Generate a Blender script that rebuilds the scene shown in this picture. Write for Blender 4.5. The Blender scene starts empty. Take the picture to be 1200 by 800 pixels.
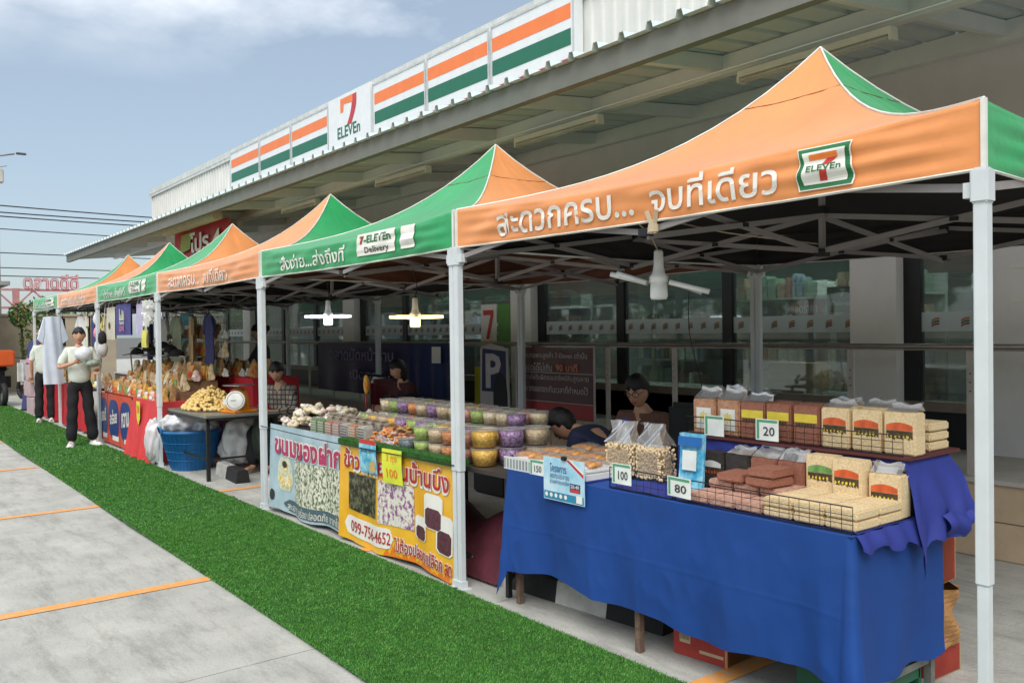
import bpy, bmesh, math, random
from mathutils import Vector, Matrix, noise
R = math.radians
PI = math.pi
random.seed(7)
rnd = random.uniform
SC = bpy.context.scene
COL = SC.collection

# ------------------------------------------------------------------ camera
cam_d = bpy.data.cameras.new('camera')
cam = bpy.data.objects.new('camera', cam_d)
COL.objects.link(cam)
YAW, PITCH, ROLL = 0.6581, -0.0127, -0.0131
fw = Vector((math.sin(YAW)*math.cos(PITCH), math.cos(YAW)*math.cos(PITCH), math.sin(PITCH)))
rt = Vector((math.cos(YAW), -math.sin(YAW), 0)); up = rt.cross(fw)
rt2 = rt*math.cos(ROLL) + up*math.sin(ROLL); up2 = up*math.cos(ROLL) - rt*math.sin(ROLL)
cam.matrix_world = Matrix(((rt2.x, up2.x, -fw.x, -2.906), (rt2.y, up2.y, -fw.y, -1.254), (rt2.z, up2.z, -fw.z, 1.554), (0, 0, 0, 1)))
cam_d.sensor_width = 36; cam_d.lens = 36*1006.9/1200; cam_d.clip_end = 2000; cam_d.clip_start = 0.05
SC.camera = cam

# ------------------------------------------------------------------ world and sun
world = bpy.data.worlds.new('World'); SC.world = world; world.use_nodes = True
nt = world.node_tree; N = nt.nodes; N.clear()
SUN_EL, SUN_AZ = R(52), R(224)          # azimuth measured clockwise from +Y
sky = N.new('ShaderNodeTexSky'); sky.sky_type = 'NISHITA'; sky.sun_disc = False
sky.sun_elevation = SUN_EL; sky.sun_rotation = SUN_AZ; sky.air_density = 1.0; sky.dust_density = 1.5; sky.ozone_density = 1.2
tc = N.new('ShaderNodeTexCoord')
mp = N.new('ShaderNodeMapping'); mp.inputs['Scale'].default_value = (1.0, 1.0, 2.2); mp.inputs['Location'].default_value = (0.35, 0.1, 0.25)
nz = N.new('ShaderNodeTexNoise'); nz.inputs['Scale'].default_value = 1.9; nz.inputs['Detail'].default_value = 9; nz.inputs['Roughness'].default_value = 0.55
rp = N.new('ShaderNodeValToRGB'); rp.color_ramp.elements[0].position = 0.38; rp.color_ramp.elements[1].position = 0.53
rp.color_ramp.elements[0].color = (0.0, 0.0, 0.0, 1)
veil = N.new('ShaderNodeMixRGB'); veil.inputs[0].default_value = 0.42; veil.inputs[2].default_value = (5.2, 6.1, 6.8, 1)
sep = N.new('ShaderNodeSeparateXYZ')
hi = N.new('ShaderNodeMapRange'); hi.inputs[1].default_value = 0.26; hi.inputs[2].default_value = 0.37
mul = N.new('ShaderNodeMath'); mul.operation = 'MULTIPLY'
mx = N.new('ShaderNodeMixRGB'); mx.inputs[2].default_value = (10.5, 10.8, 11.2, 1)
bg = N.new('ShaderNodeBackground'); bg.inputs['Strength'].default_value = 0.098
out = N.new('ShaderNodeOutputWorld')
nl = nt.links.new
nl(tc.outputs['Generated'], mp.inputs[0]); nl(mp.outputs[0], nz.inputs[0]); nl(nz.outputs[0], rp.inputs[0])
nl(tc.outputs['Generated'], sep.inputs[0]); nl(sep.outputs[2], hi.inputs[0])
nl(rp.outputs[0], mul.inputs[0]); nl(hi.outputs[0], mul.inputs[1])
nl(sky.outputs[0], veil.inputs[1]); nl(veil.outputs[0], mx.inputs[1]); nl(mul.outputs[0], mx.inputs[0])
nl(mx.outputs[0], bg.inputs[0]); nl(bg.outputs[0], out.inputs[0])

sun_d = bpy.data.lights.new('sun', 'SUN'); sun_d.energy = 2.2; sun_d.angle = R(42); sun_d.color = (1.0, 0.975, 0.94)
sun = bpy.data.objects.new('sun', sun_d); COL.objects.link(sun)
sdir = Vector((math.sin(SUN_AZ)*math.cos(SUN_EL), math.cos(SUN_AZ)*math.cos(SUN_EL), math.sin(SUN_EL)))
sun.rotation_euler = sdir.to_track_quat('Z', 'Y').to_euler()
SC.view_settings.view_transform = 'Standard'; SC.view_settings.look = 'None'
SC.view_settings.exposure = 0.4; SC.view_settings.gamma = 1.0
SC.render.engine = 'CYCLES'
SC.cycles.max_bounces = 10; SC.cycles.diffuse_bounces = 7; SC.cycles.transparent_max_bounces = 24
SC.cycles.use_denoising = True

# ------------------------------------------------------------------ materials
def lin(h):
    h = h.lstrip('#'); o = []
    for i in (0, 2, 4):
        c = int(h[i:i+2], 16)/255
        o.append(c/12.92 if c <= 0.04045 else ((c+0.055)/1.055)**2.4)
    return (o[0], o[1], o[2], 1)
MATS = {}
def M(name, color, rough=0.6, var=0.12, scale=6.0, bump=0.0, bscale=60.0, metal=0.0, spec=0.5, col2=None, coat=0.0, trans=0.0, detail=5, stretch=None, ramp=(0.35, 0.65), sub=0.0):
    if name in MATS: return MATS[name]
    m = bpy.data.materials.new(name); m.use_nodes = True; MATS[name] = m
    t = m.node_tree; b = t.nodes['Principled BSDF']; L = t.links.new
    c = lin(color) if isinstance(color, str) else tuple(color)+(1,)
    b.inputs['Roughness'].default_value = rough; b.inputs['Metallic'].default_value = metal
    b.inputs['Specular IOR Level'].default_value = spec; b.inputs['Coat Weight'].default_value = coat
    b.inputs['Transmission Weight'].default_value = trans
    tcn = t.nodes.new('ShaderNodeTexCoord'); src = tcn.outputs['Object']
    if stretch:
        mpn = t.nodes.new('ShaderNodeMapping'); mpn.inputs['Scale'].default_value = stretch; L(src, mpn.inputs[0]); src = mpn.outputs[0]
    n = t.nodes.new('ShaderNodeTexNoise'); n.inputs['Scale'].default_value = scale; n.inputs['Detail'].default_value = detail
    n.inputs['Roughness'].default_value = 0.6; L(src, n.inputs[0])
    r = t.nodes.new('ShaderNodeValToRGB'); r.color_ramp.elements[0].position = ramp[0]; r.color_ramp.elements[1].position = ramp[1]
    c2 = (lin(col2) if isinstance(col2, str) else tuple(col2)+(1,)) if col2 else tuple(min(1, x*(1+var)) for x in c[:3])+(1,)
    c1 = c if col2 else tuple(x*(1-var) for x in c[:3])+(1,)
    r.color_ramp.elements[0].color = c1; r.color_ramp.elements[1].color = c2
    L(n.outputs[0], r.inputs[0]); L(r.outputs[0], b.inputs['Base Color'])
    if bump > 0:
        n2 = t.nodes.new('ShaderNodeTexNoise'); n2.inputs['Scale'].default_value = bscale; n2.inputs['Detail'].default_value = 4; L(src, n2.inputs[0])
        bp = t.nodes.new('ShaderNodeBump'); bp.inputs['Strength'].default_value = bump; bp.inputs['Distance'].default_value = 0.02
        L(n2.outputs[0], bp.inputs['Height']); L(bp.outputs[0], b.inputs['Normal'])
    return m
def emis(name, color, strength):
    m = bpy.data.materials.new(name); m.use_nodes = True; MATS[name] = m
    b = m.node_tree.nodes['Principled BSDF']; b.inputs['Base Color'].default_value = lin(color)
    b.inputs['Emission Color'].default_value = lin(color); b.inputs['Emission Strength'].default_value = strength
    return m
def clear(name, tint='#ffffff', gloss=0.12, rough=0.12, milky=0.0, bump=0.0):
    """thin clear plastic or window glass: tinted see-through film with a fresnel gloss"""
    m = bpy.data.materials.new(name); m.use_nodes = True; MATS[name] = m
    t = m.node_tree; t.nodes.clear(); L = t.links.new
    o = t.nodes.new('ShaderNodeOutputMaterial'); tr = t.nodes.new('ShaderNodeBsdfTransparent'); tr.inputs[0].default_value = lin(tint)
    g = t.nodes.new('ShaderNodeBsdfGlossy'); g.inputs['Roughness'].default_value = rough
    d = t.nodes.new('ShaderNodeBsdfDiffuse'); d.inputs[0].default_value = (.9, .9, .9, 1)
    a = t.nodes.new('ShaderNodeMixShader'); a.inputs[0].default_value = milky; L(tr.outputs[0], a.inputs[1]); L(d.outputs[0], a.inputs[2])
    fr = t.nodes.new('ShaderNodeFresnel'); fr.inputs[0].default_value = 1.35
    ad = t.nodes.new('ShaderNodeMath'); ad.operation = 'MULTIPLY_ADD'; ad.use_clamp = True; ad.inputs[1].default_value = .6; ad.inputs[2].default_value = gloss*.6; L(fr.outputs[0], ad.inputs[0])
    b = t.nodes.new('ShaderNodeMixShader'); L(ad.outputs[0], b.inputs[0]); L(a.outputs[0], b.inputs[1]); L(g.outputs[0], b.inputs[2]); L(b.outputs[0], o.inputs[0])
    if bump:
        n2 = t.nodes.new('ShaderNodeTexNoise'); n2.inputs['Scale'].default_value = 30; tcn = t.nodes.new('ShaderNodeTexCoord'); L(tcn.outputs['Object'], n2.inputs[0])
        bp = t.nodes.new('ShaderNodeBump'); bp.inputs['Strength'].default_value = bump; L(n2.outputs[0], bp.inputs['Height']); L(bp.outputs[0], g.inputs['Normal'])
    return m

# ------------------------------------------------------------------ mesh helpers
class MB:
    def __init__(s): s.v = []; s.f = []; s.mi = []; s.m = 0; s.sm = []; s.smooth = False
    def face(s, idx): s.f.append(idx); s.mi.append(s.m); s.sm.append(s.smooth)
    def box(s, c, d, rz=0, M4=None):
        b = len(s.v)
        for x in (-.5, .5):
            for y in (-.5, .5):
                for z in (-.5, .5):
                    p = Vector((x*d[0], y*d[1], z*d[2]))
                    if M4 is not None: p = M4 @ p
                    elif rz: p = Matrix.Rotation(rz, 3, 'Z') @ p
                    s.v.append((p[0]+c[0], p[1]+c[1], p[2]+c[2]))
        for q in ((0,1,3,2),(4,6,7,5),(0,4,5,1),(2,3,7,6),(0,2,6,4),(1,5,7,3)): s.face([b+i for i in q])
        return s
    def lohi(s, lo, hi): return s.box([(a+b)/2 for a, b in zip(lo, hi)], [b-a for a, b in zip(lo, hi)])
    def rbox(s, c, d, r=.01, rz=0):
        """box with chamfered edges"""
        bm = bmesh.new(); bmesh.ops.create_cube(bm, size=1)
        for v in bm.verts: v.co = Vector((v.co.x*d[0], v.co.y*d[1], v.co.z*d[2]))
        bmesh.ops.bevel(bm, geom=bm.edges[:], offset=min(r, min(d)*.45), segments=2, affect='EDGES')
        return s.add_bm(bm, c, rz)
    def add_bm(s, bm, c=(0, 0, 0), rz=0, smooth=None):
        b = len(s.v); rm = Matrix.Rotation(rz, 3, 'Z'); o = Vector(c)
        bm.verts.ensure_lookup_table()
        for i, v in enumerate(bm.verts): v.index = i; s.v.append(tuple(rm @ v.co + o))
        old = s.smooth
        if smooth is not None: s.smooth = smooth
        for f in bm.faces: s.face([b+v.index for v in f.verts])
        s.smooth = old; bm.free(); return s
    def bar(s, p0, p1, w=.02, h=None):
        h = h or w; p0 = Vector(p0); p1 = Vector(p1); d = p1-p0; L = d.length
        x = d.normalized(); u = Vector((0, 0, 1)) if abs(x.z) < .95 else Vector((1, 0, 0))
        y = u.cross(x).normalized(); z = x.cross(y)
        return s.box((p0+p1)/2, (L, w, h), M4=Matrix((x, y, z)).transposed())
    def tube(s, pts, r=.01, n=8, cap=True):
        pts = [Vector(p) for p in pts]; rs = r if isinstance(r, (list, tuple)) else [r]*len(pts)
        b0 = len(s.v); prev = None
        for i, p in enumerate(pts):
            t = (pts[min(i+1, len(pts)-1)]-pts[max(i-1, 0)]).normalized()
            u = prev if prev is not None else (Vector((0, 0, 1)) if abs(t.z) < .9 else Vector((1, 0, 0)))
            a = t.cross(u).normalized(); c = a.cross(t).normalized(); prev = c
            for k in range(n):
                q = 2*PI*k/n; s.v.append(tuple(p + (a*math.cos(q)+c*math.sin(q))*rs[i]))
        sm = s.smooth; s.smooth = n > 5
        for i in range(len(pts)-1):
            for k in range(n):
                k2 = (k+1) % n; s.face([b0+i*n+k, b0+i*n+k2, b0+(i+1)*n+k2, b0+(i+1)*n+k])
        s.smooth = sm
        if cap: s.face([b0+k for k in range(n)][::-1]); s.face([b0+(len(pts)-1)*n+k for k in range(n)])
        return s
    def lathe(s, prof, c=(0, 0, 0), n=16, wob=0.0, sx=1, sy=1):
        b = len(s.v)
        for r, z in prof:
            for k in range(n):
                q = 2*PI*k/n; rr = r*(1+rnd(-wob, wob)); s.v.append((c[0]+rr*math.cos(q)*sx, c[1]+rr*math.sin(q)*sy, c[2]+z))
        sm = s.smooth; s.smooth = True
        for i in range(len(prof)-1):
            for k in range(n):
                k2 = (k+1) % n; s.face([b+i*n+k, b+i*n+k2, b+(i+1)*n+k2, b+(i+1)*n+k])
        s.smooth = sm
        if prof[0][0] > 1e-4: s.face([b+k for k in range(n)][::-1])
        if prof[-1][0] > 1e-4: s.face([b+(len(prof)-1)*n+k for k in range(n)])
        return s
    def grid(s, fn, nu, nv, smooth=True):
        b = len(s.v)
        for i in range(nu+1):
            for j in range(nv+1): s.v.append(tuple(fn(i/nu, j/nv)))
        sm = s.smooth; s.smooth = smooth
        for i in range(nu):
            for j in range(nv):
                a = b+i*(nv+1)+j; s.face([a, a+nv+1, a+nv+2, a+1])
        s.smooth = sm; return s
    def ball(s, c, r, sub=1, jit=0.0, sc=(1, 1, 1)):
        bm = bmesh.new(); bmesh.ops.create_icosphere(bm, subdivisions=sub, radius=1)
        for v in bm.verts: v.co = Vector((v.co.x*sc[0], v.co.y*sc[1], v.co.z*sc[2]))*r*(1+rnd(-jit, jit))
        return s.add_bm(bm, c, rnd(0, 6), smooth=True)
    def quad(s, a, b, c, d):
        k = len(s.v); s.v += [tuple(a), tuple(b), tuple(c), tuple(d)]; s.face([k, k+1, k+2, k+3]); return s
    def poly(s, pts): k = len(s.v); s.v += [tuple(p) for p in pts]; s.face(list(range(k, k+len(pts)))); return s
    def prism(s, pts, dvec):
        n = len(pts); k = len(s.v); dv = Vector(dvec); s.v += [tuple(p) for p in pts] + [tuple(Vector(p)+dv) for p in pts]
        s.face(list(range(k, k+n))[::-1]); s.face(list(range(k+n, k+2*n)))
        for i in range(n): j = (i+1) % n; s.face([k+i, k+j, k+n+j, k+n+i])
        return s
    def mesh(s, name, mats):
        me = bpy.data.meshes.new(name); me.from_pydata(s.v, [], s.f)
        me.polygons.foreach_set('material_index', s.mi); me.polygons.foreach_set('use_smooth', s.sm)
        for m in (mats if isinstance(mats, (list, tuple)) else [mats]): me.materials.append(m)
        me.update(); return me
def link(name, me, parent=None, loc=None):
    o = bpy.data.objects.new(name, me); COL.objects.link(o)
    if parent: o.parent = parent
    if loc: o.location = loc
    return o
def part(name, mb, mats, parent, label=None, kind=None, loc=None):
    o = link(name, mb.mesh(name, mats) if isinstance(mb, MB) else mb, parent, loc)
    if label: o['label'] = label
    if kind: o['kind'] = kind
    return o
def tag(o, label, cat, group=None):
    o['label'] = label; o['category'] = cat
    if group: o['group'] = group
    return o
def thing(name, label, cat, loc=(0, 0, 0), rz=0, group=None):
    o = bpy.data.objects.new(name, None); COL.objects.link(o); o.location = loc; o.rotation_euler = (0, 0, rz); o.empty_display_size = .1
    return tag(o, label, cat, group)
def single(name, mb, mats, label, cat, loc=None, rz=0, group=None):
    o = link(name, mb.mesh(name, mats) if isinstance(mb, MB) else mb, None, loc); o.rotation_euler = (0, 0, rz)
    return tag(o, label, cat, group)
def struct(name, mb, mats, parent=None):
    o = link(name, mb.mesh(name, mats), parent)
    if not parent: o['kind'] = 'structure'
    return o
def dup(root, loc, rz=0, label=None, group=None, rot=None):
    r = root.copy(); COL.objects.link(r); r.location = loc; r.rotation_euler = rot or (0, 0, rz)
    if label: r['label'] = label
    if group: r['group'] = group
    for ch in list(root.children):
        c = ch.copy(); COL.objects.link(c); c.parent = r
        for g in list(ch.children):
            d = g.copy(); COL.objects.link(d); d.parent = c
    return r
# face-on writing: cached triangles of a line of text, normalised to centre and unit height
TXT = {}
def glyphs(body, bold=0.012):
    k = (body, bold)
    if k in TXT: return TXT[k]
    c = bpy.data.curves.new('t', 'FONT'); c.body = body; c.offset = bold; c.resolution_u = 2; c.align_x = 'CENTER'
    o = bpy.data.objects.new('t', c); COL.objects.link(o)
    bpy.context.view_layer.update()
    me = bpy.data.meshes.new_from_object(o); bpy.data.objects.remove(o); bpy.data.curves.remove(c)
    me.calc_loop_triangles()
    tris = [[(me.vertices[i].co.x, me.vertices[i].co.y) for i in t.vertices] for t in me.loop_triangles]
    bpy.data.meshes.remove(me)
    xs = [p[0] for t in tris for p in t]; ys = [p[1] for t in tris for p in t]
    x0, x1, y0, y1 = min(xs), max(xs), min(ys), max(ys)
    TXT[k] = ([[((p[0]-(x0+x1)/2)/(x1-x0), (p[1]-(y0+y1)/2)/(y1-y0)) for p in t] for t in tris])
    return TXT[k]
def write(mb, body, w, h, place, bold=0.012, d=0.002):
    """place(u, v, d) maps right, up and outward offsets to a point"""
    for n, t in enumerate(glyphs(body, bold)):
        e = d + (n % 7)*0.00012
        k = len(mb.v); mb.v += [tuple(place(p[0]*w, p[1]*h, e)) for p in t]; mb.face([k, k+1, k+2])
def facing(x, yc, zc, slope=0.0):
    """a plane that looks towards -X; text runs towards -Y"""
    return lambda u, v, d=0: (x-d, yc-u, zc+v+slope*u)
def wpart(name, mb, mats, parent, label=None, kind=None):
    """part whose mesh was written in world coordinates"""
    p = parent; off = Vector((0, 0, 0))
    while p is not None: off += Vector(p.location); p = p.parent
    return part(name, mb, mats, parent, label, kind, loc=-off)

# ------------------------------------------------------------------ materials used all over
concrete = M('concrete', '#9b9a94', .9, 0, 2.3, .25, 45, col2='#b5b4ac', ramp=(.3, .7), detail=10)
# stains and trowel streaks on the concrete
_t = concrete.node_tree; _b = _t.nodes['Principled BSDF']; _src = _b.inputs['Base Color'].links[0].from_socket
_tc = _t.nodes.new('ShaderNodeTexCoord'); _mp = _t.nodes.new('ShaderNodeMapping'); _mp.inputs['Scale'].default_value = (2.2, .55, 1); _mp.inputs['Rotation'].default_value = (0, 0, 1.35)
_n = _t.nodes.new('ShaderNodeTexNoise'); _n.inputs['Scale'].default_value = 3.0; _n.inputs['Detail'].default_value = 14; _n.inputs['Roughness'].default_value = .8
_r = _t.nodes.new('ShaderNodeValToRGB'); _r.color_ramp.elements[0].position = .33; _r.color_ramp.elements[0].color = (.56, .55, .53, 1); _r.color_ramp.elements[1].position = .52; _r.color_ramp.elements[1].color = (1, 1, 1, 1)
_m = _t.nodes.new('ShaderNodeMixRGB'); _m.blend_type = 'MULTIPLY'; _m.inputs[0].default_value = .8
_v = _t.nodes.new('ShaderNodeTexNoise'); _v.inputs['Scale'].default_value = 90; _v.inputs['Detail'].default_value = 3
_r2 = _t.nodes.new('ShaderNodeValToRGB'); _r2.color_ramp.elements[0].position = .3; _r2.color_ramp.elements[0].color = (.7, .7, .7, 1); _r2.color_ramp.elements[1].position = .55
_m2 = _t.nodes.new('ShaderNodeMixRGB'); _m2.blend_type = 'MULTIPLY'; _m2.inputs[0].default_value = .45
for a, b in ((_tc.outputs['Object'], _mp.inputs[0]), (_mp.outputs[0], _n.inputs[0]), (_n.outputs[0], _r.inputs[0]), (_src, _m.inputs[1]), (_r.outputs[0], _m.inputs[2]), (_tc.outputs['Object'], _v.inputs[0]), (_v.outputs[0], _r2.inputs[0]), (_m.outputs[0], _m2.inputs[1]), (_r2.outputs[0], _m2.inputs[2]), (_m2.outputs[0], _b.inputs['Base Color'])): _t.links.new(a, b)
joint_m = M('joint_grit', '#5a5955', .95)
line_m = M('orange_road_paint', '#dd9548', .75, 0, 22, .1, 80, col2='#b9a78e', ramp=(.50, .68), detail=9)
white_steel = M('white_powder_steel', '#cdd2d3', .38, .05, 5, 0)
dark_m = M('black_rubber', '#171717', .7)
black_plastic = M('black_plastic', '#1b1b1d', .45)

# ------------------------------------------------------------------ ground
g = MB(); g.quad((-300, -300, -.05), (300, -300, -.05), (300, 600, -.05), (-300, 600, -.05))
struct('ground', g, joint_m)
lot = bpy.data.objects.new('car_park', None); COL.objects.link(lot); lot['kind'] = 'structure'
ys = [-8, -3.3, 2.69, 8.7, 14.7, 20.7, 26.7, 60]
xs = [-40, -13, -7.2, -1.75+.0, 4.4, 12]
xs = [-40, -13, -7.0, 4.6, 60]
for i in range(len(ys)-1):
    for j in range(len(xs)-1):
        b = MB(); b.lohi((xs[j]+.004, ys[i]+.004, -.12), (xs[j+1]-.004, ys[i+1]-.004, 0)); part('slab', b, concrete, lot)
for k, y in enumerate((-1.85, 1.2, 4.25, 7.25, 10.3, 13.35, 16.4, 19.4)):
    b = MB(); x0, x1 = -6.0, 2.3
    b.grid(lambda u, v: (x0+(x1-x0)*u, y-.05+.10*v+.004*math.sin(u*23), .004), 30, 1, smooth=False); part('painted_line', b, line_m, lot)
# fine cracks in the concrete
for pts in ([(1.1, 0.1), (1.9, .5), (2.4, .45), (3.0, .9)], [(.9, 2.0), (1.8, 1.8), (3.0, 2.3)]):
    b = MB(); P = []
    for a, c in zip(pts, pts[1:]):
        for q in range(6): P.append((a[0]+(c[0]-a[0])*q/6+rnd(-.012, .012), a[1]+(c[1]-a[1])*q/6+rnd(-.012, .012)))
    for a, c in zip(P, P[1:]): b.quad((a[0], a[1]-.0025, .003), (c[0], c[1]-.0025, .003), (c[0], c[1]+.0025, .003), (a[0], a[1]+.0025, .003))
    part('crack', b, joint_m, lot)

# ------------------------------------------------------------------ artificial turf
turf_base_m = M('turf_backing', '#2c5c24', .95, .25, 30)
TX0, TX1 = -1.12, -.06
def tz(x, y): return .018+.012*math.exp(-((y-6.75-.35*x)/.05)**2)+.01*math.exp(-((y-10.9+.2*x)/.05)**2)
tb = thing('turf_runner', 'long strip of bright green artificial grass along the stalls', 'artificial grass', (-.6, 0, 0))
b = MB(); b.grid(lambda u, v: (TX0+(TX1-TX0)*v+.012*math.sin(u*31)*(1-v), -2.5+25*u, tz(TX0+v, -2.5+25*u)), 400, 8)
b.lohi((TX0+.01, -2.5, .0), (TX1-.01, 22.5, .012))
wpart('backing', b, turf_base_m, tb)
blade_ms = [M('turf_blade_mid', '#548f38', .55, .2, 12), M('turf_blade_dark', '#3d7a2a', .6, .2, 12), M('turf_blade_light', '#82b056', .5, .2, 12)]
import numpy as np
rs = np.random.RandomState(3)
zones = [(0.2, 3.0, 60000), (3.0, 6.0, 36000), (6.0, 10, 14000), (10, 22.4, 4500)]
px_, py_, sz_ = [], [], []
for a, c, dn in zones:
    n = int((c-a)*(TX1-TX0)*dn); px_.append(rs.uniform(TX0, TX1, n)+.012*np.sin(rs.uniform(0, 6, n))); py_.append(rs.uniform(a, c, n)); sz_.append(np.full(n, (40000/dn)**.5))
X = np.concatenate(px_); Y = np.concatenate(py_); S = np.concatenate(sz_); n = len(X)
Z = .016+.012*np.exp(-((Y-6.75-.35*X)/.05)**2)+.01*np.exp(-((Y-10.9+.2*X)/.05)**2)
th = rs.uniform(0, 2*PI, n); w = .0022*S*rs.uniform(.8, 1.5, n); hgt = rs.uniform(.007, .015, n); lean = rs.uniform(0, .011, n); la = rs.uniform(0, 2*PI, n)+0
ca, sa = np.cos(th), np.sin(th)
V = np.empty((n, 3, 3), np.float32)
V[:, 0, 0] = X-ca*w; V[:, 0, 1] = Y-sa*w; V[:, 0, 2] = Z
V[:, 1, 0] = X+ca*w; V[:, 1, 1] = Y+sa*w; V[:, 1, 2] = Z
V[:, 2, 0] = X+np.cos(la)*lean; V[:, 2, 1] = Y+np.sin(la)*lean-.004; V[:, 2, 2] = Z+hgt
me = bpy.data.meshes.new('grass_blades'); me.vertices.add(3*n); me.vertices.foreach_set('co', V.ravel())
me.loops.add(3*n); me.loops.foreach_set('vertex_index', np.arange(3*n, dtype=np.int32))
me.polygons.add(n); me.polygons.foreach_set('loop_start', np.arange(0, 3*n, 3, dtype=np.int32)); me.polygons.foreach_set('loop_total', np.full(n, 3, np.int32))
patch = np.sin(X*5.1+np.sin(Y*2.3))*np.sin(Y*3.7+X)*.05
me.polygons.foreach_set('material_index', np.clip(np.digitize(rs.uniform(0, 1, n)+patch, [.5, .84]), 0, 2).astype(np.int32)[...].copy())
for m in blade_ms: me.materials.append(m)
me.update(calc_edges=True)
part('grass_blades', me, None, tb, kind='stuff', loc=(.6, 0, 0))
b = MB(); b.grid(lambda u, v: (TX1-.004+.012*v+.006*math.sin(u*47), .2+22*u, .014-.008*v), 200, 1)
wpart('edge_selvage', b, M('turf_edge', '#7cb878', .8), tb)

# ------------------------------------------------------------------ wheel stops
kerb_w = M('kerb_white_paint', '#b9b8b0', .8, .15, 9, .2); kerb_b = M('kerb_black_paint', '#1d1d1d', .75, .2, 9, .2)
def wheel_stop(x, y0, y1, rz, label):
    t = thing('wheel_stop', label, 'wheel stop', (x, y0, 0), rz, 'painted wheel stops under the stalls')
    L = y1-y0; n = max(2, int(round(L/.36)))
    for i in range(n):
        b = MB(); a, c = i*L/n, (i+1)*L/n
        pts = [(-.075, a, 0), (.075, a, 0), (.055, a, .12), (.04, a, .135), (-.04, a, .135), (-.055, a, .12)]
        b.prism(pts, (0, c-a-.001, 0)); part('kerb_block', b, kerb_b if i % 2 == 0 else kerb_w, t)
wheel_stop(.40, 1.72, 4.0, R(5), 'black and white wheel stop under the blue tablecloth')
wheel_stop(.38, 5.0, 7.0, 0, 'black and white wheel stop behind the yellow and grey banners')
wheel_stop(.33, 7.55, 8.35, R(-4), 'short white and black wheel stop beside the fruit table')

# ------------------------------------------------------------------ marquee tents
YB = [-.012, 3.05, 6.13, 9.34, 12.43, 15.4, 17.85]
ZC, ZP, ZV = 2.28, 3.125, 2.055
orange = M('orange_polyester', '#db8d50', .55, .10, 1.6, .32, 6, sub=0)
green = M('green_polyester', '#159755', .55, .12, 1.6, .32, 6)
for m_ in (orange, green):
    m_.node_tree.nodes['Principled BSDF'].inputs['Sheen Weight'].default_value = .35
    m_.node_tree.nodes['Principled BSDF'].inputs['Sheen Roughness'].default_value = .4
piping = M('white_piping', '#d8d8cf', .7)
print_w = M('white_print', '#e4e2d8', .6, .05); print_g = M('green_print', '#1c6b3c', .6); print_r = M('red_print', '#c4352f', .6)
print_o = M('orange_print', '#ee7f32', .6); print_k = M('dark_print', '#2a3134', .6)
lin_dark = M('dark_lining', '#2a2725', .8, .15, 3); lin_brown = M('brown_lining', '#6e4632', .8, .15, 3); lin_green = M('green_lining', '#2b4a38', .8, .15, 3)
frame_m = M('grey_truss_steel', '#97908e', .42, .08, 6, metal=.0)
def gcurve(t): return .35*t+.65*t**3
def valence_x(y, z, y0, y1, seed):
    """outward ripple of the hanging front cloth"""
    s = (y-y0)/(y1-y0); e = min(s, 1-s)
    f = (z-ZV)/(ZC-ZV)
    r = .010*math.sin((f*3.2+seed)*2*PI+e*5)*math.exp(-e*4.5)
    r += .010*noise.noise(Vector((y*2.2, z*11+y*1.5, seed)))+.004*noise.noise(Vector((y*6, z*26, seed+5)))
    r += .004*math.sin(s*21+seed*3+f*4)+.003*math.sin(s*47+seed+f*9)
    r += .012*math.sin(f*PI)*(1-math.exp(-e*9))
    return r*max(0., min(1., e*9))*(1-max(0., f)**5)
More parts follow.
